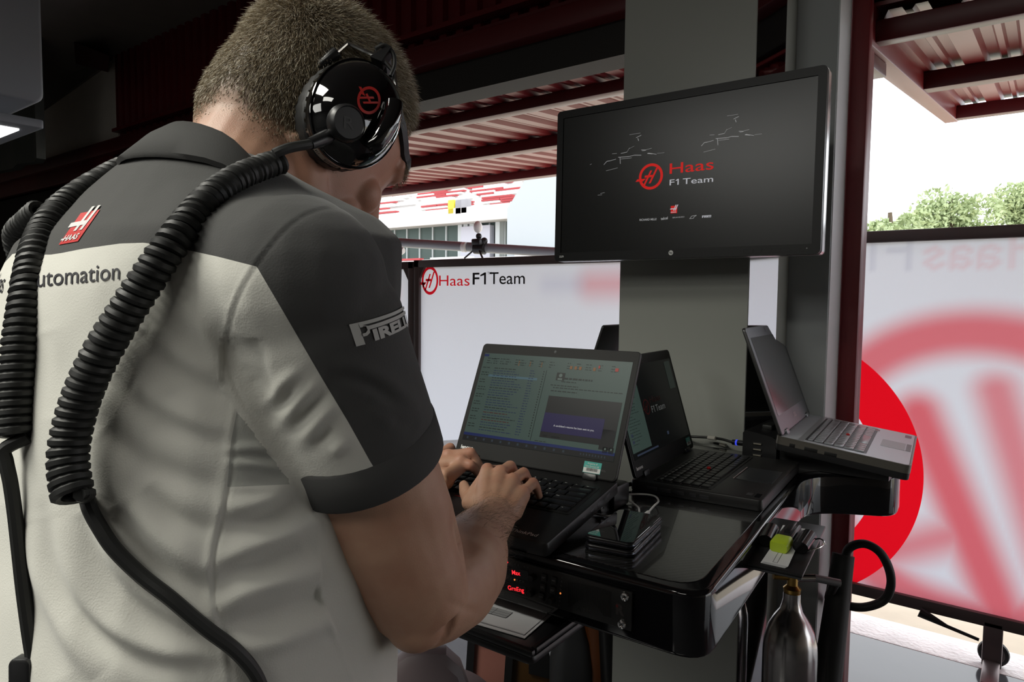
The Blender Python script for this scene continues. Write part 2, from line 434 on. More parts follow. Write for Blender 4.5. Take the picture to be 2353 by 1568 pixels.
def board_sheet(x0, x1, z0, z1, y, parent, shade, n=(140, 110), mt=None):
    nx, nz = n
    xs = np.linspace(x0, x1, nx); zs = np.linspace(z0, z1, nz)
    X, Z = np.meshgrid(xs, zs)
    front = [(float(a), y, float(b)) for a, b in zip(X.ravel(), Z.ravel())]
    back = [(a, y+.003, b) for a, _, b in front]
    f = []
    for j in range(nz-1):
        for i in range(nx-1):
            a = j*nx+i; f.append((a, a+1, a+nx+1, a+nx))
    me = bpy.data.meshes.new('printed_sheet'); me.from_pydata(front, [], f)
    me.materials.append(mt or m_board)
    c = shade(X.ravel(), Z.ravel())
    at = me.color_attributes.new('print', 'FLOAT_COLOR', 'POINT')
    at.data.foreach_set('color', np.concatenate([c, np.ones((len(c), 1))], 1).astype(np.float32).ravel())
    me.polygons.foreach_set('use_smooth', [True]*len(me.polygons)); me.update()
    return link('printed_sheet', me, parent)
def sstep(a, b, x): t = np.clip((x-a)/(b-a), 0, 1); return t*t*(3-2*t)
def ring_soft(X, Z, cx, cz, r0, r1, s):
    d = np.abs(np.hypot(X-cx, Z-cz)-(r0+r1)/2)-(r1-r0)/2
    return 1-sstep(-s, s, d)
def bar_soft(X, Z, a, b, w, s):
    a = np.array(a); b = np.array(b); ab = b-a; t = np.clip(((X-a[0])*ab[0]+(Z-a[1])*ab[1])/(ab@ab), 0, 1)
    d = np.hypot(X-a[0]-t*ab[0], Z-a[1]-t*ab[1])-w/2
    return 1-sstep(-s, s, d)
YB = 3.0
def board(x0, x1, z0, z1, label, shade, prints, gusset=.07, fw=.045, group='pit boards', legs=(), n=(140, 110), mt=None):
    r = thing('pit_board', label, 'board', ((x0+x1)/2, YB, 0), group)
    mb = MB()
    for a, b in (((x0, z1-fw), (x1, z1)), ((x0, z0), (x1, z0+fw)), ((x0, z0), (x0+fw, z1)), ((x1-fw, z0), (x1, z1))):
        mb.add(box2((a[0], YB-.02, a[1]), (b[0], YB+.03, b[1]), .004))
    for sx, xx in ((1, x0+fw), (-1, x1-fw)):
        for sz, zz in ((1, z0+fw), (-1, z1-fw)):
            mb.add(loft([[Vector((xx-sx*.003, y, zz-sz*.003)), Vector((xx+sx*gusset*.6, y, zz)), Vector((xx, y, zz+sz*gusset))] for y in (YB-.018, YB+.02)]))
    mb.build('board_frame', m_bframe, r)
    sh = board_sheet(x0+fw*.6, x1-fw*.6, z0+fw*.6, z1-fw*.6, YB, r, shade, n, mt)
    for nm, g, m in prints:
        v, f = g; one(([Vector((a, YB-.004, b)) for a, b in v], f), nm, m, r)
    for lx in legs:
        mb = MB().add(box2((lx-.030, YB-.02, .10), (lx+.030, YB+.03, z0+.02), .004)).add(box2((lx-.026, YB-.205, .085), (lx+.026, YB+.205, .125), .006))
        lg = mb.build('leg', mat('mauve grey leg steel', (.20, .16, .16), .35, metal=.6), r)
        for yy in (YB-.222, YB+.222):
            c = (lx, yy, .0535)
            wb = MB().add(xf(lathe([(.0, -.012), (.040, -.012), (.050, -.010), (.053, 0), (.050, .010), (.040, .012), (0, .012)], 28), axis_frame(c, (0, 1, 0))))
            wb.add(xf(lathe([(.0, -.020), (.010, -.020), (.012, -.015), (.034, -.0145), (.038, -.013), (.038, .013), (.034, .0145), (0, .015)], 24), axis_frame(c, (0, 1, 0))), 1)
            wb.build('caster', [mat('black tyre rubber', (.015, .015, .016), .6), mat('grey wheel hub', (.11, .10, .10), .4)], r)
        ka = Vector((lx-.04, YB-.03, z0-.05))
        one(tube([ka, ka+Vector((-.10, 0, .02)), ka+Vector((-.19, 0, .05))], [.006, .007, .02], 10), 'clamp_lever', mat('black plastic', (.012, .012, .013), .4), r)
    return r
zt, zb = 1.70, .245
ex = -.30-.57
def t2(s, px0, px1, base, cap, bold=0.):
    a = ony(px0[0], px0[1], YB); b = ony(px1[0], px1[1], YB)
    return text_fit(s, a.x, a.z, b.x-a.x, cap, bold)
TX = ony(1010, 657, YB); H1 = ony(1080, 654, YB); F0 = ony(1087, 654, YB); F1 = ony(1117, 652, YB); T0 = ony(1126, 652, YB); T1 = ony(1207, 649, YB)
ec = ony(989, 645, YB); er = ony(1004, 645, YB).x-ec.x
capz = ony(1012, 633, YB).z-TX.z
one1 = poly2d((F1.x-.012, F0.z), (F1.x+.002, F0.z), (F1.x+.002, F0.z+capz*1.08), (F1.x-.010, F0.z+capz*1.08), (F1.x-.040, F0.z+capz*.86), (F1.x-.040, F0.z+capz*.73), (F1.x-.012, F0.z+capz*.84))
prints_mid = [('emblem', move2d(emblem(), er*1.27, ec.x, ec.z, sy=.086), m_print_red),
    ('lettering', text_fit('Haas', TX.x, TX.z, H1.x-TX.x, capz), m_print_red),
    ('lettering', join2d(text_fit('F', F0.x, F0.z, (F1.x-F0.x)*.52, capz*1.08, .012), one1, text_fit('Team', T0.x, TX.z+.008, T1.x-T0.x, capz*1.08, .004), text_fit('TM', F1.x+.012, F0.z+capz*.9, .03, .014)), m_print_blk)]
def mixc(k): return WHITE[None, :]*(1-k[:, None])+PINK[None, :]*k[:, None]
def shade_plain(X, Z):
    k = .55*bar_soft(X, Z, (-1.78, 1.50), (-1.5, 1.5), .10, .10)
    g = .16*bar_soft(X, Z, (-2.05, 1.5), (-1.86, 1.5), .06, .07)
    return mixc(k)*(1-g[:, None]*np.array((1, 1, .6)))
def shade_left(X, Z):
    k = .6*bar_soft(X, Z, (-3.28, 1.44), (-3.24, 1.44), .05, .10); return mixc(k)
bcx, bcz = ony(2232, 1095, YB).x, ony(2232, 1095, YB).z
R1 = ony(2200, 712, YB).z-bcz; R0 = R1-.165
def ghost_text(X, Z):
    """the far face's lettering, mirrored and faint: soft distance to each letter's strokes"""
    O = ony(2353, 606, YB); u = .135   # capital height, letters run towards -x
    def lets(strokes, x0):
        k = np.zeros_like(X)
        for s_ in strokes:
            for a, b in zip(s_[:-1], s_[1:]):
                k = np.maximum(k, bar_soft(X, Z, (x0-a[0]*u, O.z-.01+a[1]*u), (x0-b[0]*u, O.z-.01+b[1]*u), .016, .014))
        return k
    a_ = [[(.05, .45), (.2, .55), (.4, .5), (.45, .35), (.45, 0)], [(.45, .3), (.15, .25), (.05, .12), (.2, 0), (.45, .1)]]
    s_ = [[(.45, .45), (.25, .55), (.08, .42), (.25, .3), (.45, .15), (.25, 0), (.05, .1)]]
    h_ = [[(0, 0), (0, 1)], [(.7, 0), (.7, 1)], [(0, .5), (.7, .5)]]
    e_ = [[(.05, .3), (.5, .3), (.45, .48), (.25, .55), (.06, .42), (.06, .15), (.25, 0), (.48, .08)]]
    x = O.x+.06; r = lets(h_, x); x -= .95*u
    for g_ in (a_, a_, s_): r = np.maximum(r, lets(g_, x)); x -= .62*u
    x -= .25*u; k = lets([[(0, 0), (0, 1), (.6, 1)], [(0, .52), (.5, .52)]], x); x -= .72*u
    k = np.maximum(k, lets([[(0, .85), (.2, 1), (.2, 0)]], x)); x -= .65*u
    k = np.maximum(k, lets([[(0, 1), (.7, 1)], [(.35, 1), (.35, 0)]], x)); x -= .72*u
    for g_ in (e_, a_): k = np.maximum(k, lets(g_, x)); x -= .62*u
    return r, k
def shade_right(X, Z):
    k = .80*ring_soft(X, Z, bcx, bcz, R0, R1, .06)
    p = lambda a, b: (lambda v: (v.x, v.z))(ony(a, b, YB))
    k = np.maximum(k, .8*ring_soft(X, Z, 1.42, .72, .33, .50, .05))  # unseen second ring, added so the polished cladding strip reflects pink
    k = np.maximum(k, .85*bar_soft(X, Z, p(2110, 950), p(2330, 1480), .15, .06))
    k = np.maximum(k, .70*bar_soft(X, Z, p(2290, 900), p(2420, 1330), .13, .06))
    k = np.maximum(k, .70*bar_soft(X, Z, p(2030, 1270), p(2190, 1230), .13, .07))
    gr, gk = ghost_text(X, Z)
    return mixc(np.clip(np.maximum(k, .22*gr), 0, 1))*(1-.20*gk[:, None]*np.array((1, 1, .75)))
board(-4.9, -3.035, zb-.05, 1.645, 'white pit board seen past the sleeve at the left of the row', shade_left, [], group=None, n=(60, 40), legs=(-4.6, -3.35))
board(-3.03, -1.46, zb-.05, 1.652, 'white pit board carrying the small red and black team name at its upper left', shade_plain, prints_mid, group=None, n=(90, 60), legs=(-2.75, -1.75))
rb = board(-1.36, 2.4, zb, zt, 'pit board with large solid red ring and blurred red emblem at right', shade_right,
      [], gusset=.02, group=None, legs=(-.06, 2.1), n=(330, 130), mt=board_mat('printed translucent sheet with solid ring', (ex, .735, .405, .57)))
# ------------------------------------------------------------------ overhead fuel-rig boom outside
m_alu = mat('brushed boom tube', (.30, .32, .35), .42, metal=.2)
bm_ = thing('boom_arm', 'long grey tube boom running above the white pit boards', 'pole', (-3.2, 3.7, 1.75))
A = ony(840, 553, 3.55); B = ony(1320, 583, 3.85)
one(tube([A+(A-B)*.6, A, B, B+(B-A)*.5], .034, 20), 'tube', m_alu, bm_)
mq = A.lerp(B, 1.2)
one(lathe([(0, -.012), (.25, -.012), (.25, .02), (.04, .05), (.032, .2), (.03, mq.z), (0, mq.z)], 24, (mq.x, mq.y, 0)), 'mast', m_alu, bm_)
c0 = ony(1065, 568, 3.68)
ax = (B-A).normalized()
one(tube([c0-ax*.006, c0+ax*.022], .0362, 20), 'white_band', mat('white tape', (.85, .85, .85), .5), bm_)
c1 = ony(1100, 571, 3.7)
mb = MB().add(tube([c1-ax*.03, c1+ax*.05], .041, 18)).add(rod(c1+Vector((.03, -.03, -.02)), c1+Vector((.10, -.05, -.11)), .007)).add(rod(c1+Vector((-.03, -.03, -.02)), c1+Vector((-.09, -.05, -.07)), .006)).add(box2(c1+Vector((-.03, -.05, .02)), c1+Vector((.05, .04, .065)), .01)).add(ball(c1+Vector((0, 0, .085)), .022)).add(ball(c1+Vector((.05, 0, .05)), .025))
mb.build('clamp', mat('dark clamp metal', (.05, .05, .055), .35, metal=.7), bm_)
cam_p = ony(1098, 522, 3.7)
one(ball(cam_p, .032, .032, .042), 'lamp_head', mat('white lamp head', (.9, .9, .9), .4), bm_)
a2 = ony(838, 574, 3.35); b2 = ony(908, 576, 3.40)
t2_ = thing('short_tube', 'short black tube end with metal clamp beside the sleeve', 'pole', b2)
d2 = (b2-a2).normalized()
one(tube([a2-d2*.5, a2, b2], .037, 18), 'tube', mat('black tube paint', (.02, .02, .022), .25), t2_)
one(tube([b2, b2+d2*.04, b2+d2*.075], [.037, .036, .02], 18), 'end_cap', mat('white cap plastic', (.8, .8, .82), .3), t2_)
mb = MB().add(tube([b2-d2*.10, b2-d2*.05], .044, 18)).add(box2(b2+Vector((-.14, -.02, -.085)), b2+Vector((.05, .02, -.05)), .008))
for q in (-.10, -.03, .03): mb.add(ball(b2+d2*q+Vector((0, -.03, -.055)), .02))
mb.build('clamp', mat('bright clamp metal', (.6, .6, .62), .25, metal=.9), t2_)

# ------------------------------------------------------------------ grandstand across the track
m_conc = mat('pale concrete', (.62, .60, .58), .8); m_glass = mat('dark green glass', (.075, .105, .095), .4, spec=.2)
m_seat_r = mat('red seat plastic', (.40, .045, .05), .6); m_seat_w = mat('white seat plastic', (.85, .84, .82), .5)
gs = thing('grandstand', 'pale grandstand with red and white seats across the track', 'building', (-26, 30, 0))
YG = 30.
def tier(y0, z0, rows, dy, dz, x0, x1):
    prof = [(y0, 0. if y0 < YG else z0-.7)]
    for k in range(rows): prof += [(y0+k*dy, z0+k*dz), (y0+(k+1)*dy, z0+k*dz)]
    prof += [(y0+rows*dy, 0. if y0 < YG else z0-.7)]
    return loft([[Vector((x, y, z)) for y, z in prof] for x in (x0, x1)])
zl = ony(1000, 560, YG).z
zu0 = ony(1000, 487, YG).z
mb = MB()
mb.add(tier(YG+.6, zu0, 22, .75, .28, -60, -20.5)); mb.add(box2((-60, YG, zu0-.75), (-20.5, YG+.9, zu0+.12), .03))
one((mb.v, mb.f), 'upper_tier', m_conc, gs)
one(tier(YG-7, 2.05, 9, .55, .19, -60, -16.2), 'lower_tier', m_conc, gs)
sr, sw = MB(), MB()
def seat_rows(y0, z0, rows, dy, dz, x0, x1, white):
    for k in range(rows):
        x = x0
        while x < x1:
            L = rnd.choice((1.5, 2., 2.5, 3.))
            if (int((x+k*.8)/5.2) != int((x+L+k*.8)/5.2)): x += .7
            else:
                (sw if rnd.random() < white else sr).add(box2((x, y0+k*dy+.18, z0+k*dz+.16), (x+L-.12, y0+k*dy+.52, z0+k*dz+.27), .0)); x += L
seat_rows(YG+.95, zu0+.10, 21, .75, .28, -46, -20.8, .62)
seat_rows(YG-6.8, 2.05, 8, .55, .19, -40, -16.4, .4)
o = sr.build('seat_rows', m_seat_r, gs); tag(o, 'red seat blocks', None, None, 'stuff')
o = sw.build('seat_rows', m_seat_w, gs); tag(o, 'white seat blocks', None, None, 'stuff')
za, zb_ = zl-.6, zu0-.7
one(box2((-60, YG+1.4, za-1.5), (-18, YG+1.8, zb_+.2)), 'glazed_front', m_glass, gs)
mb = MB()
for x in np.arange(-44, -19, 1.15): mb.add(box2((x, YG+1.3, za-1.5), (x+.08, YG+1.4, zb_)))
for px in (1033, 1046, 1060, 1120): 
    q = ony(px, 540, YG); mb.add(box2((q.x-.16, YG+.9, za-1.5), (q.x+.16, YG+1.3, zb_)))
mb.build('mullion_rows', mat('pale mullion', (.5, .53, .53), .5), gs)
one(box2((ony(1105, 540, YG).x, YG+.8, za-1.2), (ony(1038, 540, YG).x, YG+1.2, zb_-.2)), 'stair_box', mat('pale violet grey panel', (.5, .5, .56), .5), gs)
# raked end wall with roof brace
q0 = ony(1225, 475, YG-.5); 
mb = MB().add(loft([[Vector((x, YG-1.2, z)) for x, z in ((-22.3, 1.2), (-19.2, 1.2), (-17.5, 9.5), (-19.6, 9.5), (-22.3, 6.2))] , [Vector((x, YG-.6, z)) for x, z in ((-22.3, 1.2), (-19.2, 1.2), (-17.5, 9.5), (-19.6, 9.5), (-22.3, 6.2))]]))
mb.build('end_wall', mat('pale blue end wall', (.42, .46, .48), .6), gs)
for px, py, c in ((1041, 478, (.85, .7, .05)), (1058, 478, (.25, .25, .27)), (1071, 476, (.3, .3, .32))):
    q = ony(px, py, YG+.2)
    one(box2(q+Vector((-.25, -.2, -.4)), q+Vector((.25, .2, .45)), .05), 'gate_panel', mat('panel %02d' % int(c[0]*100), c, .6), gs)

# ------------------------------------------------------------------ trees to the right
m_leaf = mat('leaf green', (.42, .50, .28), .7, spec=.2, var=.35); m_bark = mat('bark', (.12, .09, .06), .9)
def tree(name, x, y, z, h, rx, label, n=2600, seed=0, conical=False):
    r = thing(name, label, 'tree', (x, y, 0), 'trees behind the pit board')
    g = np.random.default_rng(seed)
    one(tube([(x, y, 0), (x+.1, y, h*.5), (x, y, h*.9)], [.16, .11, .04], 8), 'trunk', m_bark, r)
    blobs = [(g.uniform(-rx, rx)*.7, g.uniform(-rx, rx)*.6, g.uniform(.35, .88)*h, g.uniform(.35, .62)*rx) for _ in range(16)]
    V = []; Fc = []
    for i in range(n):
        b = blobs[int(g.integers(len(blobs)))]
        d = g.normal(size=3); d /= np.linalg.norm(d)
        sc = (1-(b[2]/h-.35)) if conical else 1.
        p = np.array((b[0]*sc, b[1]*sc, b[2]))+d*b[3]*sc*g.uniform(.55, 1.05)
        a = g.normal(size=3); a /= np.linalg.norm(a); c = np.cross(a, g.normal(size=3)); c /= np.linalg.norm(c)
        s = g.uniform(.030, .062); o = len(V)
        V += [tuple(p+np.array((x, y, 0))-a*s*1.5), tuple(p+np.array((x, y, 0))+c*s*.7), tuple(p+np.array((x, y, 0))+a*s*1.5), tuple(p+np.array((x, y, 0))-c*s*.7)]; Fc.append((o, o+1, o+2, o+3))
    one((V, Fc), 'crown', m_leaf, r, smooth=0, fix=False)
tree('leafy_tree', -2.42, 16, 0, 3.65, .62, 'low bright green bush at the left end of the trees over the board', 5200, 1)
tree('leafy_tree', -1.80, 21, 0, 4.65, 1.15, 'broad green tree rising above the middle of the right pit board', 9500, 2)
tree('leafy_tree', -.15, 26, 0, 5.9, 1.0, 'darker green tree at the right edge behind the board', 9500, 3)
# ================================================================== CEILING FITTING, DESK AND WHAT STANDS ON IT
m_black = mat('gloss black lacquer', (.005, .005, .006), .06, spec=.5)
m_satin = mat('satin black plastic', (.012, .012, .013), .38)
m_rubber = mat('black rubber', (.010, .0105, .010), .55)
m_chrome = mat('bright chrome', (.75, .75, .74), .16, metal=1.)
def glow(name, c, s=1.): return mat(name, (.02, .02, .02), .5, emit=c, es=s)

# hanging light box and lit panel at the upper left
m_lbox = mat('grey light housing', (.16, .17, .19), .5)
lb = thing('lamp_housing', 'grey box light housing hanging at the upper left corner', 'lamp', (-3.03, .4, 2.1))
mb = MB().add(xf(prism(rrect(1.3, .52, .035), -3.25, -2.85, .012, 3), Matrix(((0, 0, 1, 0), (1, 0, 0, .316), (0, 1, 0, 2.36), (0, 0, 0, 1)))))
mb.build('housing', m_lbox, lb)
one(box2((-3.12, .2, 2.095), (-2.98, .84, 2.102), .002), 'lit_slot', glow('lamp slot glow', (1, 1, 1), 4), lb)
one(MB().add(rod((-3.05, .7, 2.6), (-3.05, .7, 2.99), .01)).add(rod((-3.05, 0, 2.6), (-3.05, 0, 2.99), .01)).v and rod((-3.05, .5, 2.6), (-3.05, .5, 2.99), .012), 'hanger', m_lbox, lb)
lp = thing('hanging_lamp', 'flat white glowing light panel below the grey light housing', 'lamp', (-2.9, .3, 1.98))
one(xf(prism(rrect(.5, 1.2, .01), 0, .028, .004), Matrix.Translation((-2.914, .30, 1.975))), 'panel_frame', m_lbox, lp)
one(box2((-3.10, -.25, 1.969), (-2.735, .85, 1.9755)), 'diffuser', glow('lamp diffuser glow', (1, 1, .98), 2.6), lp)
one(MB().add(rod((-2.80, .6, 2.0), (-2.80, .6, 2.99), .006)).add(rod((-2.80, -.1, 2.0), (-2.80, -.1, 2.99), .006)).v and rod((-2.95, .0, 2.0), (-2.95, .0, 2.1), .012), 'hanger', m_lbox, lp)
# clear plastic sheeting hanging on the dim wall
q = [ony(px, 400, 1.6) for px in (-30, 12, 40, 62, 85)]
one(loft([[Vector((p.x, p.y+(.04 if i % 2 else 0), zz)) for i, p in enumerate(q)]+[Vector((p.x, p.y+.05+(.04 if i % 2 else 0), zz)) for i, p in reversed(list(enumerate(q)))] for zz in (2.25, 2.5, 3.0)]), 'plastic_sheet', mat('cloudy sheeting', (.06, .065, .058), .4))
tag(bpy.data.objects['plastic_sheet'], 'cloudy plastic sheeting hanging on the dim wall below the light panel', 'sheet')

# ------------------------------------------------------------------ desk
ZD = 1.071
def weave():
    m = mat('carbon fibre weave', (.012, .012, .012), .16, spec=.5, coat=.7)
    nt = m.node_tree; N = nt.nodes; L = nt.links; b = N['Principled BSDF']
    tc = N.new('ShaderNodeTexCoord'); mp = N.new('ShaderNodeMapping'); mp.inputs['Rotation'].default_value = (0, 0, math.radians(38)); L.new(tc.outputs['Object'], mp.inputs[0])
    wv = N.new('ShaderNodeTexWave'); wv.inputs['Scale'].default_value = 38; wv.inputs['Distortion'].default_value = .3; L.new(mp.outputs[0], wv.inputs['Vector'])
    ch = N.new('ShaderNodeTexChecker'); ch.inputs['Scale'].default_value = 420; L.new(mp.outputs[0], ch.inputs['Vector'])
    mm = N.new('ShaderNodeMath'); mm.operation = 'MULTIPLY_ADD'; L.new(ch.outputs['Fac'], mm.inputs[0]); mm.inputs[1].default_value = .3; L.new(wv.outputs['Fac'], mm.inputs[2])
    cr = N.new('ShaderNodeMapRange'); cr.inputs['To Min'].default_value = .005; cr.inputs['To Max'].default_value = .030; L.new(mm.outputs[0], cr.inputs['Value'])
    L.new(cr.outputs[0], b.inputs['Base Color']); return m
m_weave = weave()
def rounded(poly, rs, n=6):
    out = []; m = len(poly)
    for i in range(m):
        p = Vector(poly[i]); a = (Vector(poly[i-1])-p); b = (Vector(poly[(i+1) % m])-p)
        r = rs[i] if hasattr(rs, '__len__') else rs
        if r <= 0: out.append(tuple(p)); continue
        la, lb2 = a.length, b.length; a.normalize(); b.normalize()
        d = min(r, la*.45, lb2*.45); p0 = p+a*d; p1 = p+b*d
        for k in range(n+1):
            t = k/n; out.append(tuple(p0*(1-t)**2+p*2*t*(1-t)+p1*t*t))
    return out
desk_poly = [(-1.16, .738), (-.290, .766), (-.352, 1.475), (-.200, 1.553), (-.205, 1.64), (-.25, 1.79), (-.483, 1.79), (-.483, 1.706), (-.520, 1.594), (-.875, 1.594), (-.875, 1.79), (-.94, 1.79), (-.94, 1.95), (-1.18, 1.95), (-1.10, 1.30), (-1.19, 1.17)]
desk_r = [.04, .045, .10, .035, .03, .05, .02, 0, 0, 0, 0, 0, .02, .05, .06, .04]
def inset(poly, d):
    out = []; m = len(poly)
    for i in range(m):
        p = Vector(poly[i]); e0 = (p-Vector(poly[i-1])).normalized(); e1 = (Vector(poly[(i+1) % m])-p).normalized()
        n0 = Vector((-e0.y, e0.x)); n1 = Vector((-e1.y, e1.x)); k = (n0+n1); k = k/max(.3, k.length_squared)*2
        out.append(tuple(p+k*d))
    return out
dk = thing('workstation_desk', 'glossy black carbon fibre workstation counter wrapped around the pale pillar', 'desk', (-.7, 1.2, 0))
one(prism(rounded(desk_poly, desk_r), ZD-.085, ZD-.001, .007, 4), 'counter_body', m_black, dk)
one(prism(rounded(inset(desk_poly, .020), desk_r), ZD-.003, ZD, .0), 'worktop', m_weave, dk)
# the counter is carried by a black frame bolted to the pillar
one(MB().add(box2((-.84, 1.25, .90), (-.80, 1.60, .985), .004)).add(box2((-.60, 1.25, .90), (-.56, 1.60, .985), .004)).add(box2((-.86, 1.565, .80), (-.54, 1.60, .985), .004)).v and box2((-.84, 1.30, .93), (-.56, 1.6015, .986), .004), 'bracket', m_satin, dk)
one(prism([(-.700, .792), (-.40, .800), (-.40, .83), (-.70, .83)], .955, .985) if False else box2((-.62, 1.12, .95), (-.50, 1.26, .987), .004), 'cable_box', m_satin, dk)

# ------------------------------------------------------------------ plane maps for printing on flat faces
class PM:
    def __init__(s, o, u, v): s.o = Vector(o); s.u = Vector(u).normalized(); s.v = Vector(v).normalized(); s.n = s.u.cross(s.v)
    def px(s, x, y): q = onplane(x, y, s.o, s.n)-s.o; return q.dot(s.u), q.dot(s.v)
    def M(s, h=0.): return frame(s.o+s.n*h, s.u, s.v, s.n)
    def put(s, g, name, m, parent, h=.0006): return one(xf(lift(g), s.M(h)), name, m, parent, smooth=0, fix=False)
    def text(s, t, p0, p1, pcap, name, m, parent, bold=0., h=.0006):
        a = s.px(*p0); b = s.px(*p1); c = s.px(*pcap)
        v, f = text_fit(t, 0, 0, math.hypot(b[0]-a[0], b[1]-a[1]), math.hypot(c[0]-a[0], c[1]-a[1]), bold)
        th = math.atan2(b[1]-a[1], b[0]-a[0]); cs, sn = math.cos(th), math.sin(th)
        return s.put(([(a[0]+x*cs-y*sn, a[1]+x*sn+y*cs) for x, y in v], f), name, m, parent, h)

# ------------------------------------------------------------------ intercom rack unit in the counter's front face
fy = Vector((math.cos(.0322), math.sin(.0322), 0))
fo = Vector((-.40, .7625-.0032, 1.03))
ip = PM(fo, fy, (0, 0, 1))
ic = thing('intercom_panel', 'black intercom rack panel with red lit names in the counter front', 'intercom', (-.62, .755, 1.0))
a0 = ip.px(1455, 1363); a1 = ip.px(1447, 1448)
x1 = a0[0]; z1_, z0_ = a0[1]+.001, a1[1]
one(xf(box2((x1-.483, z0_, -.001), (x1, z1_, .0035), .001), ip.M()), 'face_plate', mat('charcoal anodised plate', (.012, .0115, .0115), .42), ic)
for p in ((1440, 1369), (1433, 1432)):
    c = ip.px(*p); mb = MB().add(lathe([(0, 0), (.0062, 0), (.0062, .0015), (.005, .0035), (.0028, .004), (.0026, .002), (0, .002)], 20))
    mb.build('screw', m_chrome, ic).matrix_parent_inverse = wm(ic).inverted() @ ip.M(.0035) @ Matrix.Translation((c[0], c[1], 0))
m_key = mat('intercom key rubber', (.014, .014, .014), .45); m_legend = mat('grey legend paint', (.16, .16, .16), .6)
for (px, py, t) in ((1255, 1325, 'SHIFT'), (1278, 1332, 'MS'), (1252.5, 1347, 'CFL'), (1275, 1354, 'BEEP'), (1249, 1369, 'NORM')):
    c = ip.px(px, py)
    kb = one(xf(prism(rrect(.0085, .0105, .0012), 0, .003, .0008), ip.M(.0034) @ Matrix.Translation((c[0], c[1], 0))), 'push_button', m_key, ic)
    ip.put(text_fit(t, c[0]-.0028, c[1]-.001, .0056, .0026, .02), 'lettering', m_legend, kb, .0067)
for (px, py) in ((1230, 1324), (1226, 1360), (1273, 1376)):
    c = ip.px(px, py); one(xf(lathe([(0, 0), (.005, 0), (.0045, .008), (.004, .009), (0, .009)], 20), ip.M(.0034) @ Matrix.Translation((c[0], c[1], 0))), 'knob', m_key, ic)
m_win = mat('dark display window', (.004, .002, .002), .1)
m_led = glow('red led glow', (1, .02, .03), 1.6); m_amb = glow('amber led glow', (1, .28, .06), .8); m_off = mat('unlit led', (.05, .05, .05), .4)
for (t, p0, p1, cp, wc) in (('Max', (1181, 1318), (1200, 1321), (1182, 1308.5), (1188, 1314)), ('GrnEng', (1171.5, 1353), (1208.5, 1359.5), (1172, 1343.5), (1183, 1349))):
    c = ip.px(*wc)
    one(xf(prism(rrect(.052, .0135, .002), 0, .001), ip.M(.0032) @ Matrix.Translation((c[0]-.004, c[1], 0))), 'display_window', m_win, ic)
    ip.text(t, p0, p1, cp, 'lettering', m_led, ic, .012, .0046)
lv = [((1169.5, 1291), m_led), ((1186, 1331), m_amb), ((1291, 1362), m_amb)]
lv += [((1295-i*1.0, 1326+i*9), m_off) for i in range(8) if i != 4] + [((1188+i*7, 1296+i*1.6), m_off) for i in range(5)] + [((1178+i*7, 1329+i*1.6), m_off) for i in range(5) if i != 1]
for p, m in lv:
    c = ip.px(*p); one(xf(lathe([(0, 0), (.0013, 0), (.0011, .0008), (0, .001)], 10), ip.M(.0035) @ Matrix.Translation((c[0], c[1], 0))), 'led', m, ic)
g = []
for i in range(25):
    t = i/24; p = ip.px(1310+t*97, 1336+t*22); hb = .0262 if t < .9 else .0262
    lo = p[1]-.034+(.016*math.sin(pi*max(0, min(1, (t-.04)/.80))) if t < .86 else 0)
    top = p[1]+.002*math.sin(pi*t)
    g.append(quad2d(p[0]-.0009, lo, p[0]+.0009, top))
ip.put(join2d(*g), 'speaker_grille', mat('speaker slot black', (.001, .001, .001), .9), ic, .0037)
c = ip.px(1345, 1402); ip.put(text_fit('ARIS', c[0]-.012, c[1]-.003, .024, .007, .01), 'lettering', mat('dim plate legend', (.035, .035, .035), .5), ic, .0037)
c = ip.px(1428, 1400); ip.put(text_fit('R', c[0]-.006, c[1]-.006, .012, .013, .05), 'emblem', mat('dim plate emblem', (.03, .025, .025), .5), ic, .0037)
ip.put(disc2d(c[0]-.0045, c[1]+.004, .0018), 'emblem_dot', mat('dull red dot', (.12, .008, .008), .5), ic, .0038)

# ------------------------------------------------------------------ slide-out tray and printed sheet under the counter
tr = thing('slide_tray', 'black slide-out tray below the counter front carrying a printed sheet', 'tray', (-.70, .80, .95))
tcorn = onz(1222, 1502, .975); tx, ty = tcorn.x, tcorn.y
one(prism(rounded([(tx-.50, ty-.012), (tx, ty), (tx-.01, ty+.40), (tx-.51, ty+.39)], .012), .957, .968, .003, 2), 'tray_base', m_satin, tr)
one(MB().add(prism(rounded([(tx-.50, ty-.012), (tx, ty), (tx, ty+.012), (tx-.50, ty)], .004), .966, .976, .003)).add(prism(rounded([(tx-.012, ty), (tx, ty), (tx-.01, ty+.40), (tx-.022, ty+.40)], .004), .966, .976, .003)).v and prism(rounded([(tx-.50, ty-.012), (tx, ty), (tx-.0005, ty+.010), (tx-.50, ty-.002)], .004), .9675, .9765, .003), 'front_lip', m_satin, tr)
one(prism(rounded([(tx-.011, ty+.012), (tx-.001, ty+.012), (tx-.01, ty+.40), (tx-.02, ty+.40)], .003), .9675, .9765, .003), 'side_lip', m_satin, tr)
one(MB().add(box2((tx-.48, ty+.30, .966), (tx-.45, ty+.36, .988))).add(box2((tx-.06, ty+.30, .966), (tx-.03, ty+.36, .988))).v and box2((tx-.30, ty+.30, .966), (tx-.20, ty+.36, .988), .002), 'slide_rail', m_satin, tr)
zp = .9695
sp = [onz(px, py, zp) for px, py in ((1206, 1468), (1247, 1432))]
e = (sp[1]-sp[0]).normalized(); e2 = Vector((-e.y, e.x, 0))
pp = thing('printed_sheet', 'white printed sheet lying on the slide-out tray under the counter', 'paper', sp[0])
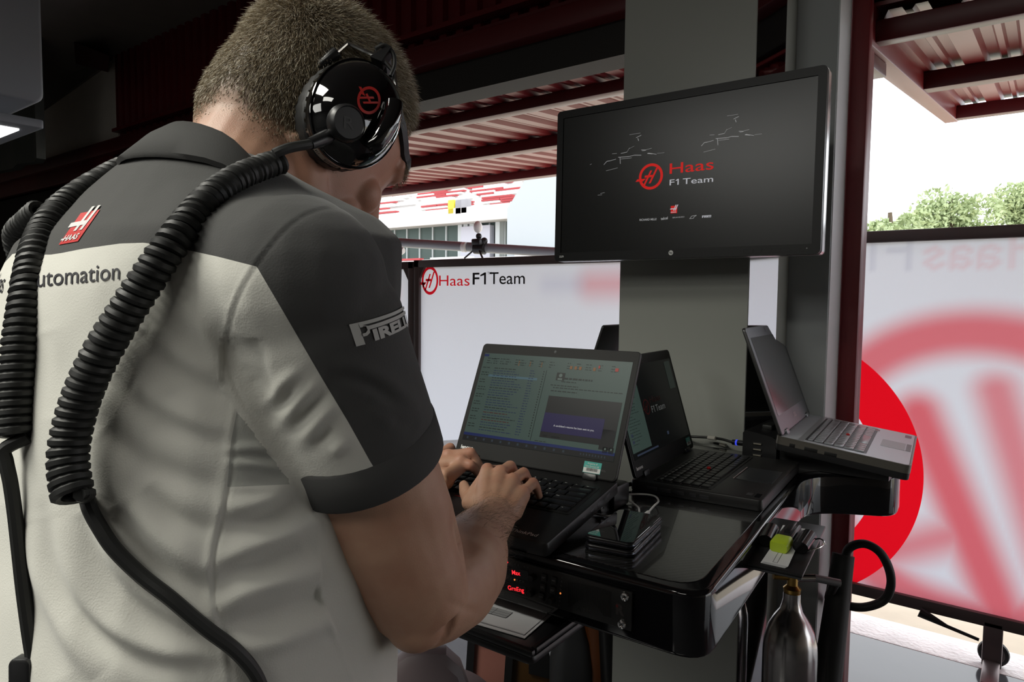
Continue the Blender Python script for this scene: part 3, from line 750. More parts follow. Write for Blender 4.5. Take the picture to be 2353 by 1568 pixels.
M_ = frame(sp[0], -e2 if (-e2).x < 0 else e2, e, (0, 0, 1)); dx = -1
ux = e2 if e2.x < 0 else -e2
MS = frame(sp[0], ux, e, ux.cross(e))
one(xf(box2((0, 0, -.0004), (.21, .26, .0004)), MS), 'sheet', mat('white paper', (.72, .72, .74), .7), pp)
hs = .0009 if MS.col[2].z > 0 else -.0009
g = join2d(quad2d(.004, .006, .206, .0068), quad2d(.004, .006, .0048, .25), quad2d(.006, .008, .206, .0085))
one(xf(lift(g), MS @ Matrix.Translation((0, 0, hs))), 'border_lines', mat('print grey', (.10, .10, .11), .7), pp, smooth=0, fix=False)
g = join2d(quad2d(.05, .035, .13, .055), quad2d(.135, .035, .20, .055))
one(xf(lift(g), MS @ Matrix.Translation((0, 0, hs))), 'printed_table', mat('print light grey', (.40, .40, .41), .7), pp, smooth=0, fix=False)
g = join2d(*[quad2d(.05, yy, .20, yy+.0007) for yy in (.035, .041, .048, .055)], *[quad2d(xx, .035, xx+.0007, .055) for xx in (.05, .075, .13, .135, .17, .20)])
one(xf(lift(g), MS @ Matrix.Translation((0, 0, hs*1.2))), 'table_lines', MATS['print grey'], pp, smooth=0, fix=False)

# ------------------------------------------------------------------ laptops
KROWS = [[1.02]*15, [1]*13+[2.2], [1.5]+[1]*12+[1.7], [1.75]+[1]*11+[2.45], [1.25]+[1]*11+[2.95], [1, 1, 1, 1, 5.2, 1, 1, 1, 1, 1, 1]]
KTXT = ['esc,F1,F2,F3,F4,F5,F6,F7,F8,F9,F10,F11,F12,Ins,Del', '§,1,2,3,4,5,6,7,8,9,0,+,´,<-', 'Tab,Q,W,E,R,T,Z,U,I,O,P,Ü,¨,', 'Caps,A,S,D,F,G,H,J,K,L,Ö,Ä,Enter', 'Shift,<,Y,X,C,V,B,N,M,;,:,-,Shift', 'Fn,Ctrl,,Alt,,Alt,Prt,Ctrl,<,v,>']
KM = {}
def key_mesh(w, d, h, m):
    k = (round(w, 5), round(d, 5), m.name)
    if k not in KM:
        mb = MB(); lo = rrect(w, d, .0015, 2); hi = rrect(w-.0024, d-.0024, .0018, 2, 0, .0004)
        mb.add(loft([[Vector((x, y, 0)) for x, y in lo], [Vector((x, y, h*.7)) for x, y in lo], [Vector((x, y, h)) for x, y in hi]]))
        o = mb.build('key', m); me = o.data; bpy.data.objects.remove(o); KM[k] = me
    return KM[k]
def laptop(label, M, lid, w=.331, db=.222, back=.012, th=.020, lh=.2265, mats=None, screen=None, kb_y=(-.030, -.128), kb_w=.292, legends=None, pad=None, lidth=.007, nubs=True, keyh=.0022, face=.0, cat='laptop', keys=True, corner=.008):
    r = thing('laptop', label, cat, M)
    mb_, ml_, mk_ = mats['base'], mats['lid'], mats['key']
    base = one(xf(prism(rrect(w, db+back, corner, 5, 0, (back-db)/2), -th, 0, .0025, 2), Matrix.Identity(4)), 'base', mb_, r, local=True)
    if 'rim' in mats: one(frame_prism(rrect(w+.001, db+back+.001, corner, 5, 0, (back-db)/2), rrect(w-.006, db+back-.006, corner-.002, 5, 0, (back-db)/2), -.006, .0006), 'rim', mats['rim'], r, local=True)
    if mats.get('deck'): one(prism(rrect(w-.006, db+back-.008, corner-.002, 5, 0, (back-db)/2), -.001, .0008), 'palm_rest', mats['deck'], r, local=True)
    y0, y1 = kb_y
    plate = one(prism(rrect(kb_w+.008, y0-y1+.008, .004, 4, 0, (y0+y1)/2), -.001, .0011), 'keyboard', mats['well'], r, local=True)
    if keys:
        rh = [.62]+[1]*5; tot = sum(rh); y = y0
        G = []
        for ri, row in enumerate(KROWS):
            hgt = (y0-y1)*rh[ri]/tot; u = kb_w/sum(row); x = -kb_w/2
            labs = KTXT[ri].split(',')
            for ki, kw in enumerate(row):
                if ri == 5 and ki >= 8 : pass
                me = key_mesh(kw*u-.0026, hgt-.0026, keyh, mk_)
                o = bpy.data.objects.new('key', me); COL.objects.link(o); o.parent = plate
                o.location = (x+kw*u/2, y-hgt/2, .0012)
                if legends and ki < len(labs) and labs[ki]:
                    t = labs[ki]; n = len(t); s = .0042 if n == 1 else .0026
                    v, f = text2d(t, s); G.append((([(a+x+.0045, b+y-hgt*.5) for a, b in v]), f))
                x += kw*u
            y -= hgt
        if legends and G:
            one(xf(lift(join2d(*G)), Matrix.Translation((0, 0, .0013+keyh+.0002))), 'key_legends', legends, plate, smooth=0, fix=False, local=True)
    if nubs: one(ball((-.012, (y0*.42+y1*.58), .004), .0042, .0042, .003), 'pointing_stick', mat('red rubber nub', (.5, .01, .01), .5), r, local=True)
    if pad:
        (pw, ph, py, mt) = pad
        one(prism(rrect(pw, ph, .003, 3, 0, py), -.0005, .0012), 'touchpad', mt, r, local=True)
    # lid in its own frame: x right, y up the lid, z towards the user
    cl, sl = math.cos(lid), math.sin(lid)
    ML = Matrix(((1, 0, 0, 0), (0, cl, -sl, 0), (0, sl, cl, 0), (0, 0, 0, 1)))
    ML = Matrix(((1, 0, 0, 0), (0, cl, -sl, 0), (0, sl, cl, .002), (0, 0, 0, 1)))
    # z axis of that frame = x cross y; must face the user (-v, up)
    zt_ = Vector((1, 0, 0)).cross(Vector((0, cl, sl)))
    ld = one(xf(prism(rrect(w, lh, .008, 5, 0, lh/2), -lidth, 0, .002, 2), ML), 'lid', ml_, r, local=True)
    if 'bezel' in mats: one(xf(prism(rrect(w-.004, lh-.004, .007, 5, 0, lh/2), -.001, .0006), ML), 'bezel', mats['bezel'], ld, local=True)
    for sx in (-1, 1):
        one(xf(prism(rrect(.026, .012, .004, 4, sx*w*.36, .002), -.006, .004, .002), ML), 'hinge', mats.get('hinge', mb_), r, local=True)
    return r, M @ ML, ML, ld
def lap_M(o, yaw, t=0.):
    u = Vector((math.cos(yaw), math.sin(yaw), 0)); v0 = Vector((-math.sin(yaw), math.cos(yaw), 0)); k = Vector((0, 0, 1))
    v = v0*math.cos(t)+k*math.sin(t); return frame(o, u, v, u.cross(v))
m_tp = mat('matt black laptop shell', (.013, .013, .0135), .42, bump=(900, .15, .0004)); m_bez = mat('dark grey bezel', (.009, .0088, .0082), .55, spec=.25)
m_well = mat('keyboard well', (.006, .006, .006), .5); m_kcap = mat('black keycap', (.009, .009, .010), .36)
m_leg = mat('white key legend', (.85, .85, .82), .5)
TP = dict(base=m_tp, lid=m_tp, key=m_kcap, well=m_well, bezel=m_bez, hinge=m_satin)

# the laptop he types on, propped on a stand
M1 = lap_M((-.686, .954, 1.125), .068, .155)
l1, S1, ML1, ld1 = laptop('open black laptop under his hands showing a pale mail window', M1, 1.143-.155, mats=TP, legends=m_leg, pad=(.10, .062, -.180, mat('dark touchpad', (.012, .012, .0125), .32)))
def scr_pm(S): return PM(S.translation+Vector(S.col[2][:3])*.0008, S.col[0][:3], S.col[1][:3])
s1 = scr_pm(S1)
def screen(pm, parent, w, h, y0, m, name='screen'):
    return pm.put(quad2d(-w/2, y0, w/2, y0+h), name, m, parent, .0002)
def lcd(name, c, e, rough=.32): return mat(name, (.006, .0065, .0065), rough, spec=.14, emit=c, es=e)
sc1 = screen(s1, ld1, .3094, .174, .032, lcd('mail window glow', srgb(108, 136, 126), .20))
W_, H_, X_, Y_ = .3094, .174, -.1547, .032
def sq(x0, y0, x1, y1): return quad2d(X_+x0*W_, Y_+(1-y1)*H_, X_+x1*W_, Y_+(1-y0)*H_)     # screen fractions, y down
e_dark = lcd('screen dark panel', (.01, .01, .012), .4); e_blue = lcd('screen blue bar', srgb(30, 50, 120), .30); e_vio = lcd('screen violet panel', srgb(30, 18, 75), .5)
e_text = lcd('screen text ink', srgb(60, 70, 66), .10); e_sel = lcd('screen selected row', srgb(110, 150, 165), .25); e_bt = lcd('screen blue text', srgb(55, 75, 120), .2); e_rt = lcd('screen red text', srgb(110, 40, 30), .25)
e_wt = lcd('screen white text', srgb(225, 225, 225), .55); e_ic = lcd('screen orange icon', srgb(150, 95, 40), .4); e_red = lcd('screen red icon', srgb(170, 40, 30), .5); e_pale = lcd('screen pale strip', srgb(130, 150, 140), .28)
s1.put(join2d(sq(0, .915, 1, .945), sq(0, .012, .035, .04)), 'title_bar', e_blue, sc1)
s1.put(sq(0, .945, 1, 1), 'task_bar', e_dark, sc1)
s1.put(join2d(sq(.50, .415, 1, .935) if False else sq(.525, .42, .985, .86), sq(.90, .7, .985, .90)), 'mail_picture', e_dark, sc1)
s1.put(sq(.525, .60, .905, .80), 'mail_banner', e_vio, sc1, .0008)
s1.put(text_fit("A candidate's resume has been sent to you.", X_+.60*W_, Y_+(1-.735)*H_, .255*W_, .0034, .004), 'lettering', e_wt, sc1, .001)
s1.put(join2d(text_fit('NAME', X_+.545*W_, Y_+(1-.845)*H_, .025*W_, .0026, .02), text_fit('Johnson Kan', X_+.60*W_, Y_+(1-.845)*H_, .05*W_, .0026, .01)), 'lettering', e_text, sc1, .001)
s1.put(sq(.068, .245, .42, .27), 'selected_row', e_sel, sc1, .0004)
g, gb, gr = [], [], []
def words(x0, y, x1, h, lst):
    x = x0
    while x < x1:
        L = rnd.uniform(.008, .03); lst.append(sq(x, y, min(x+L, x1), y+h)); x += L+.006
for i in range(11): words(.06, .06+.0*i, .1, .006, g)
for i in range(26):
    y = .165+i*.028
    if i % 3 != 1: words(.012, y, rnd.uniform(.05, .075), .008, g)
    words(.10, y, rnd.uniform(.25, .34), .008, g if i % 4 == 0 else (gr if i in (18, 21) else gb)); words(.36, y, .395, .008, gb)
    g.append(sq(.452, y-.004, .458, y+.01))
for i, y in enumerate((.055, .085, .11)):
    for x in (.03, .08, .13, .17, .24, .28, .34, .41, .48, .60, .66, .72, .80, .88): words(x, y, x+rnd.uniform(.02, .04), .007, g)
words(.60, .215, .78, .018, g); words(.585, .255, .68, .009, g); words(.52, .30, .70, .008, g); words(.54, .325, .98, .008, g); words(.53, .36, .70, .01, g); words(.50, .90, .58, .006, g)
s1.put(join2d(*g), 'text_lines', e_text, sc1, .0007); s1.put(join2d(*gb), 'text_lines', e_bt, sc1, .0007); s1.put(join2d(*gr), 'text_lines', e_rt, sc1, .0007)
s1.put(join2d(sq(.545, .165, .60, .25), sq(.925, .87, .955, .93), sq(.96, .87, .99, .93)), 'portrait_tile', e_text, sc1, .0006)
s1.put(join2d(*[disc2d(X_+x*W_, Y_+(1-y)*H_, r) for x, y, r in ((.572, .195, .0035), (.94, .89, .0018), (.975, .89, .0018))], *[sq(x-.015, y, x+.015, y+.02) for x, y in ((.572, .225), )]), 'portrait_figure', e_pale, sc1, .0008)
s1.put(join2d(*[sq(x, .085, x+.016, .12) for x in (.62, .65, .68, .77)], *[sq(.265+.08*i, .07+.02*j, .273+.08*i, .08+.02*j) for i in range(3) for j in range(3)]), 'tool_icons', e_ic, sc1, .0008)
s1.put(join2d(sq(.905, .075, .925, .11), sq(.80, .06, .81, .09)), 'tool_icons', e_red, sc1, .0008)
s1.put(join2d(*[sq(.03+.06*i, .958, .043+.06*i, .982) for i in range(12)]), 'task_bar_print', lcd('task bar ink', srgb(80, 95, 110), .2), sc1, .0008)
s1.put(join2d(*[sq(.80+.018*i, .96, .807+.018*i, .98) for i in range(9)]), 'tray_print', MATS['task bar ink'], sc1, .0008)
s1.put(sq(.47, .15, .473, .91), 'pane_divider', e_text, sc1, .0007)
m_silver = mat('silver lettering', (.85, .85, .83), .4)
s1.put(text_fit('lenovo', -.153, .0155, .028, .0062, .03), 'lettering', m_silver, ld1, .0004)
s1.put(text_fit('T450s', .132, .0135, .013, .0032), 'lettering', mat('dim grey print', (.06, .06, .06), .5), ld1, .0004)
def webcam(S, y, parent, pm):
    pm.put(disc2d(0, y, .0028), 'webcam', m_well, parent, .0004); pm.put(disc2d(0, y, .0012), 'webcam_lens', mat('lens glass', (.06, .07, .08), .08), parent, .0006)
webcam(S1, .2165, ld1, s1)
m_teal = mat('teal sticker', (.03, .42, .36), .5); m_stw = mat('white sticker', (.75, .78, .76), .5); m_ink = mat('black ink', (.01, .01, .01), .6)
def asset(pm, x, y, parent, w=.032, h=.019):
    st = pm.put(quad2d(x, y, x+w, y+h), 'asset_sticker', m_teal, parent, .0004); st['label'] = 'small teal asset sticker'
    pm.put(quad2d(x+.0006, y+.0006, x+w-.0006, y+h*.46), 'barcode_field', m_stw, st, .0006)
    gg = []; xx = x+.006
    while xx < x+w-.006: q_ = rnd.choice((.0004, .0008)); gg.append(quad2d(xx, y+h*.18, xx+q_, y+h*.44)); xx += q_+rnd.choice((.0004, .0007))
    pm.put(join2d(*gg), 'barcode', m_ink, st, .0008)
    pm.put(join2d(text_fit('Property of', x+.007, y+h*.76, w*.55, .0026, .01), text_fit('Haas Formula UK', x+.003, y+h*.54, w*.8, .0026, .01), text_fit('00487', x+.012, y+.0008, .008, .002)), 'lettering', m_stw, st, .0007)
asset(s1, .104, .008, ld1)
d1 = PM(M1.translation, M1.col[0][:3], M1.col[1][:3])
d1.put(text_fit('ThinkPad', .098, -.209, .044, .0078, .012), 'lettering', m_silver, l1, .0004)
d1.put(disc2d(.1105, -.2015, .0009), 'lettering_dot', MATS['red rubber nub'], l1, .0006)
d1.put(quad2d(-.05, -.146, .05, -.1445), 'red_button_line', MATS['red rubber nub'], l1, .0014)
for y_, w_, h_ in ((-.028, .014, .006), (-.055, .026, .010), (-.085, .012, .005), (-.11, .010, .004), (-.165, .004, .004)): one(box2((.1648, y_-w_/2, -.010-h_/2), (.1658, y_+w_/2, -.010+h_/2), .0004), 'port', mat('port grey', (.05, .05, .055), .35, metal=.5), l1, local=True)
st = thing('laptop_stand', 'low black dock raising the rear of the mail laptop', 'stand', (-.69, .95, ZD))
yy0 = M1 @ Vector((0, -.10, -.020)); yy1 = M1 @ Vector((0, .012, -.020))
one(loft([[Vector((xx, yy0.y, ZD)), Vector((xx, yy1.y+.02, ZD)), Vector((xx, yy1.y+.02, yy1.z-.002)), Vector((xx, yy1.y, yy1.z-.0015)), Vector((xx, yy0.y, yy0.z-.0015))] for xx in (-.85, -.545)]), 'wedge', m_satin, st)
one(box2((-.86, yy1.y+.02, ZD), (-.535, yy1.y+.075, yy1.z+.004), .006), 'port_block', m_satin, st)
# front feet strip carries the front edge
f0 = M1 @ Vector((0, -.212, -.020))
one(box2((-.84, f0.y-.004, ZD), (-.54, f0.y+.012, f0.z-.0005)), 'front_foot', m_rubber, st) if f0.z > ZD+.001 else None

# second black laptop, turned to the right
M2 = lap_M((-.575, 1.285, ZD+.0205), 1.649, 0.)
l2, S2, ML2, ld2 = laptop('open black laptop with dark screen standing right of the mail laptop', M2, 1.28, mats=TP, legends=mat('dim key legend', (.35, .35, .35), .5), pad=(.10, .064, -.180, mat('grey blue touchpad', (.030, .032, .036), .3)))
l2['label'] = 'open black laptop with dark screen between the mail laptop and the dock'
s2 = scr_pm(S2)
sc2 = screen(s2, ld2, .3094, .174, .032, lcd('dark desktop glow', srgb(14, 15, 15), .5, .2))
s2.put(join2d(sq(.0, .16, .30, .93)), 'white_window', lcd('dim window glow', srgb(62, 78, 72), .55, .25), sc2)
gg = []
for i in range(20): words(.03, .22+i*.033, rnd.uniform(.1, .24), .008, gg)
s2.put(join2d(*gg), 'text_lines', lcd('dim window ink', srgb(35, 48, 44), .5), sc2, .0007)
s2.put(sq(.86, .03, .97, .38), 'side_window', lcd('dim side window', srgb(40, 48, 44), .5, .25), sc2)
s2.put(word_f1(X_+.44*W_, Y_+(1-.585)*H_, .24*W_, .0135), 'lettering', lcd('dim grey lettering', srgb(90, 92, 90), .6, .3), sc2)
s2.put(move2d(emblem(), .016, X_+.37*W_, Y_+(1-.50)*H_), 'emblem', lcd('dim red emblem', srgb(90, 16, 18), .12, .3), sc2)
s2.put(text_fit('Haas', X_+.44*W_, Y_+(1-.47)*H_, .2*W_, .0135), 'lettering', lcd('dim red lettering', srgb(70, 16, 18), .10, .3), sc2)
s2.put(join2d(*[sq(.03, .80-.07*i, .06, .835-.07*i) for i in range(2)], sq(.60, .85, .63, .89), sq(.05, .955, .4, .975)), 'desktop_icons', lcd('desktop icon', srgb(60, 70, 90), .4), sc2, .0007)
s2.put(text_fit('lenovo', -.157, .0135, .030, .0065, .03), 'lettering', m_silver, ld2, .0004)
asset(s2, .125, .010, ld2, .026, .017)
webcam(S2, .2165, ld2, s2)
d2_ = PM(M2.translation, M2.col[0][:3], M2.col[1][:3])
d2_.put(join2d(quad2d(-.152, -.214, -.128, -.205)), 'spec_sticker', mat('black chrome sticker', (.03, .03, .035), .15, metal=.6), l2, .0005)
d2_.put(join2d(quad2d(-.146, -.200, -.130, -.190)), 'spec_sticker', mat('silver hatch sticker', (.12, .12, .13), .3, metal=.7), l2, .0005)
for y_, w_ in ((-.03, .02), (-.055, .02), (-.08, .018), (-.105, .012), (-.125, .016)): one(box2((-.1659, y_-w_/2, -.013), (-.1648, y_+w_/2, -.007), .0004), 'port', MATS['port grey'], l2, local=True)
one(MB().add(box2((-.05, -.150, .0004), (.0, -.1425, .0016), .0005)).add(box2((.002, -.150, .0004), (.05, -.1425, .0016), .0005)).v and box2((-.05, -.1455, .0002), (.05, -.1435, .0018), .0005), 'button_bar', mat('pale button edge', (.35, .28, .28), .3), l2, local=True)

# silver laptop on the wing
m_sil = mat('silver laptop alloy', (.30, .31, .33), .30, metal=.75); m_silk = mat('grey keycap', (.36, .385, .42), .26); m_pew = mat('pewter deck', (.62, .66, .72), .30, metal=.15)
DL = dict(base=mat('dark laptop underside', (.012, .012, .013), .45), lid=mat('brushed lid edge', (.10, .10, .10), .35, metal=.7), key=m_silk, well=mat('grey well', (.035, .038, .045), .45), bezel=mat('grey alloy bezel', (.24, .25, .27), .36, metal=.6), deck=m_pew, rim=mat('champagne rim alloy', (.17, .16, .14), .35, metal=.6), hinge=m_sil)
M3 = lap_M((-.417, 1.634, 1.140), 1.66, .124)
l3, S3, ML3, ld3 = laptop('silver laptop with a bare grey screen on the wing of the counter', M3, 1.212-.124, w=.352, db=.235, th=.030, lh=.238, mats=DL, kb_y=(-.045, -.152), kb_w=.305, pad=(.08, .045, -.195, mat('pale touchpad', (.42, .45, .48), .35)), corner=.012)
l3['label'] = 'silver laptop with reflective screen on the counter wing at right'
s3 = scr_pm(S3)
m_off_s = mat('bare grey screen', (.30, .30, .32), .17, metal=.7)
m_off_s.node_tree.nodes['Principled BSDF'].inputs['IOR'].default_value = 3.2
screen(s3, ld3, .3094, .174, .040, m_off_s)
s3.put(text_fit('DELL', -.014, .018, .028, .0095, .03), 'lettering', mat('pale lettering', (.5, .42, .44), .4), ld3, .001)
s3.put(quad2d(-.004, .222, -.001, .233), 'lid_latch', m_well, ld3, .001)
d3 = PM(M3.translation, M3.col[0][:3], M3.col[1][:3])
d3.put(quad2d(-.17, -.041, .17, -.030), 'silver_strip', mat('bright silver strip', (.55, .57, .60), .3, metal=.6), l3, .0011)
d3.put(join2d(quad2d(.118, -.225, .150, -.212)), 'spec_sticker', mat('purple sticker', (.22, .05, .12), .4), l3, .0012)
d3.put(join2d(quad2d(.128, -.160, .148, -.148)), 'spec_sticker', mat('red sticker', (.30, .05, .05), .4), l3, .0012)
d3.put(quad2d(-.02, -.228, .02, -.219) if False else quad2d(-.038, -.2285, .038, -.2195), 'touchpad_buttons', mat('grey pad button', (.16, .17, .18), .4), l3, .0013)
for y_, w_ in ((-.022, .012), (-.058, .026), (-.095, .024)): one(box2((-.1768, y_-w_/2, -.0165), (-.1755, y_+w_/2, -.0085), .0006), 'port', m_well, l3, local=True)
one(frame_prism(rrect(.3535, .248, .012, 5, 0, -.1115), rrect(.34, .235, .010, 5, 0, -.1115), -.016, -.0055), 'side_band', DL['rim'], l3, local=True)
# its docking station
dc = thing('docking_station', 'black docking station with three side sockets under the silver laptop', 'dock', Matrix.Translation((-.45, 1.6, ZD)))
DX = M3.translation.x
A3 = M3 @ Vector((-.165, -.20, -.032)); B3 = M3 @ Vector((-.165, .010, -.032))
one(loft([[Vector((A3.x, yy, ZD)), Vector((A3.x, yy, max(A3.z, ZD+.004))), Vector((B3.x, yy, B3.z-.001)), Vector((B3.x, yy, ZD))] for yy in (A3.y+.012, A3.y+.30)]), 'wedge', m_satin, dc)
xb = B3.x-.004
one(loft([[Vector((xb-.072, yy, ZD)), Vector((xb, yy, ZD)), Vector((xb, yy, 1.125)), Vector((xb-.012, yy, 1.132)), Vector((xb-.066, yy, 1.140)), Vector((xb-.072, yy, 1.134))] for yy in (A3.y+.0, A3.y+.34)]), 'body', m_satin, dc)
for k in range(3):
    z = 1.088+.0125*k
    s_ = one(box2((xb-.050, A3.y-.0012, z-.003), (xb-.030, A3.y+.001, z+.003), .0004), 'usb_socket', m_well, dc)
    one(box2((xb-.048, A3.y-.002, z-.001), (xb-.032, A3.y-.0008, z+.0012)), 'contact_tongue', mat('pale contact', (.5, .46, .38), .35, metal=.6), s_)
one(MB().add(box2((xb-.055, A3.y+.05, 1.137), (xb-.030, A3.y+.12, 1.144), .003)).v and box2((xb-.050, A3.y+.06, 1.134), (xb-.028, A3.y+.11, 1.146), .003), 'release_button', m_rubber, dc)

# laptop on the far wing, seen from behind its lid
one(box2((-1.165, 1.66, ZD), (-.99, 1.93, ZD+.044), .005), 'laptop_riser', m_satin)
tag(bpy.data.objects['laptop_riser'], 'black riser block under the far laptop beyond the pillar edge', 'stand')
M4 = lap_M((-1.02, 1.80, ZD+.0645), -1.50, 0.)
l4, S4, ML4, ld4 = laptop('dark lid of a laptop facing away beyond the pillar edge', M4, 1.25, mats=TP, keys=True)

# cables behind the second laptop
cb = thing('dock_cable', 'black cable with blue ring plugged into the docking station', 'cable', (xb-.07, A3.y+.03, ZD+.03))
q0 = Vector((xb-.072, A3.y+.02, ZD+.035))
pth = [onz(1560, 1003, ZD+.012), onz(1592, 1004, ZD+.02), onz(1630, 1006, ZD+.022), onz(1660, 1010, ZD+.026), q0+Vector((-.03, .005, -.002)), q0]
pth = catmull(pth, 8)
one(tube(pth, .0032, 8), 'cord', m_rubber, cb)
one(tube([q0+Vector((-.030, .004, -.0015)), q0], .0062, 12), 'plug', m_satin, cb)
one(tube([q0+Vector((-.022, .003, -.001)), q0+Vector((-.018, .0025, -.001))], .0066, 12), 'blue_ring', glow('blue ring glow', (.05, .08, 1), .7), cb)
a_ = onz(1628, 1006, ZD+.022); b_ = onz(1645, 1008, ZD+.024)
one(tube([a_, b_], .0048, 12), 'cable_label', mat('dull white sleeve', (.45, .43, .38), .5), cb)
c2_ = thing('loose_cable', 'short black cable with a white tip lying behind the second laptop', 'cable', onz(1640, 1018, ZD))
one(tube(catmull([onz(1575, 1008, ZD+.005), onz(1620, 1014, ZD+.006), onz(1655, 1021, ZD+.006)], 6), .003, 8), 'cord', m_rubber, c2_)
one(tube([onz(1655, 1021, ZD+.006), onz(1668, 1024, ZD+.006)], .0042, 10), 'white_tip', mat('white plug', (.6, .58, .5), .5), c2_)
c3_ = thing('power_plug', 'black power plug lead between the two black laptops', 'cable', onz(1450, 1112, ZD))
one(tube(catmull([onz(1405, 1118, ZD+.008), onz(1440, 1115, ZD+.008), onz(1468, 1108, ZD+.010), onz(1490, 1100, ZD+.012)], 6), [.004]*12+[.006]*7, 10), 'cord', m_rubber, c3_)

# ------------------------------------------------------------------ phones and white lead
m_phone = mat('black phone case', (.012, .012, .014), .30, metal=.3); m_pglass = mat('black phone glass', (.003, .003, .004), .03, spec=.5, coat=1.); m_edge = mat('slate metal edge', (.10, .11, .14), .22, metal=.9)
def phone(label, c, yaw, z):
    M = Matrix.Translation((c[0], c[1], z)) @ Matrix.Rotation(yaw, 4, 'Z')
    r = thing('smartphone', label, 'phone', M, 'stacked phones on the counter')
    one(prism(rrect(.073, .143, .012, 7), 0, .0095, .003, 4), 'case', m_phone, r, local=True)
    one(prism(rrect(.0735, .1435, .012, 7), .0035, .0062, .001, 2), 'metal_band', m_edge, r, local=True)
    one(prism(rrect(.0675, .1375, .009, 7), .0090, .0099, .0003, 1), 'glass', m_pglass, r, local=True)
    for y in (.03, .005, -.02): one(box2((.0362, y-.006, .004), (.0372, y+.006, .0056), .0004), 'side_button', m_edge, r, local=True)
    one(xf(lathe([(.0048, 0), (.0054, .0002), (.006, 0)], 24), Matrix.Translation((0, -.061, .0099))), 'home_ring', m_edge, r, local=True) if False else None
    return r
pc_ = (-.4615, .887)
ph1 = phone('black smartphone at the bottom of the pair beside the mail laptop', (pc_[0]+.001, pc_[1]-.004), .155, ZD)
ph2 = phone('black glossy smartphone lying on top of another phone', pc_, .14, ZD+.0099)
ph1.pop('group') if False else None
wl = thing('charging_lead', 'white charging lead looped from the laptop side to the phones', 'cable', onz(1400, 1160, ZD))
m_wl = mat('white lead', (.62, .62, .60), .4)
top_c = ph2.matrix_world @ Vector((.006, .0725, .005)); bot_c = ph1.matrix_world @ Vector((-.016, .0725, .005))
up_dir = (ph2.matrix_world.to_3x3() @ Vector((0, 1, 0)))
pa = [onz(1380, 1171, ZD+.012), onz(1392, 1152, ZD+.012), onz(1425, 1139, ZD+.010), onz(1470, 1136, ZD+.010), onz(1503, 1140, ZD+.010), onz(1513, 1152, ZD+.011), onz(1503, 1163, ZD+.014), top_c+up_dir*.016]
one(tube(catmull(pa, 8), .0016, 8), 'cord', m_wl, wl)
one(tube([top_c+up_dir*.016, top_c], .0034, 10), 'plug', m_wl, wl)
pb = [onz(1380, 1171, ZD+.012), onz(1386, 1158, ZD+.008), onz(1410, 1146, ZD+.006), onz(1445, 1152, ZD+.006), onz(1466, 1166, ZD+.006), bot_c+up_dir*.010+Vector((.02, .0, 0)), bot_c+up_dir*.012]
wl2 = thing('charging_lead', 'inner white lead curling under the top loop to the lower phone', 'cable', onz(1420, 1150, ZD))
one(tube(catmull(pb[:5]+[onz(1469, 1176, ZD+.006)], 8), .0016, 8), 'cord', m_wl, wl2)
one(tube(catmull([onz(1375, 1168, ZD+.006), onz(1362, 1174, ZD+.004), onz(1372, 1182, ZD+.003), onz(1395, 1186, ZD+.003), onz(1414, 1184, ZD+.004)], 8), .0016, 8), 'cord_end', m_wl, wl2)
one(box2(onz(1376, 1172, ZD+.008)-Vector((.008, .006, .004)), onz(1376, 1172, ZD+.008)+Vector((.008, .006, .004)), .001), 'usb_plug', m_satin, wl2)

# ------------------------------------------------------------------ clip pad at the counter's right edge
def padpt(px, py, k): return onz(px, py, k)
Af, Bf = onz(1778, 1190, 1.063), onz(1896, 1208, 1.063); Cn, Dn = onz(1845, 1325, 1.046), onz(1710, 1292, 1.046)
u_ = ((Bf-Af)+(Cn-Dn)).normalized(); v_ = ((Af-Dn)+(Bf-Cn)); v_ = (v_-u_*v_.dot(u_)).normalized(); nn = u_.cross(v_)
cw = ((Bf-Af).length+(Cn-Dn).length)/2; ch_ = ((Af-Dn).length+(Bf-Cn).length)/2
pcen = (Af+Bf+Cn+Dn)/4
MP = frame(pcen, u_, v_, nn)
pd = thing('clip_board', 'small black note board fixed at the right edge of the counter', 'clipboard', MP)
one(box2((-cw/2, -ch_/2, -.004), (cw/2, ch_/2, 0), .001), 'board', m_satin, pd, local=True)
one(box2((-cw/2+.002, -ch_/2-.002, -.007), (cw/2-.001, ch_/2, -.0045), .001), 'backing_card', mat('grey card', (.02, .021, .024), .5), pd, local=True)
one(box2((-cw/2-.02, -.02, -.010), (-cw/2+.03, .02, -.006), .001), 'bracket', m_satin, pd, local=True)
nc = thing('note_cards', 'small stack of white cards clipped on the black note board', 'paper', MP)
m_card = mat('white card', (.68, .68, .70), .6)
for k in range(5): one(xf(box2((-.0165, -ch_/2+.010, .0002+.0007*k), (.0165, ch_/2-.035, .0008+.0007*k)), Matrix.Rotation(.012*(k-2), 4, 'Z')), 'card', m_card, nc, local=True)
one(lift(join2d(quad2d(-.003, -ch_/2+.014, -.0025, -ch_/2+.05), quad2d(.003, -ch_/2+.014, .0035, -ch_/2+.05), quad2d(-.003, -ch_/2+.014, .003, -ch_/2+.0145)), .0038), 'printed_arrow', m_ink, nc, local=True, smooth=0, fix=False)
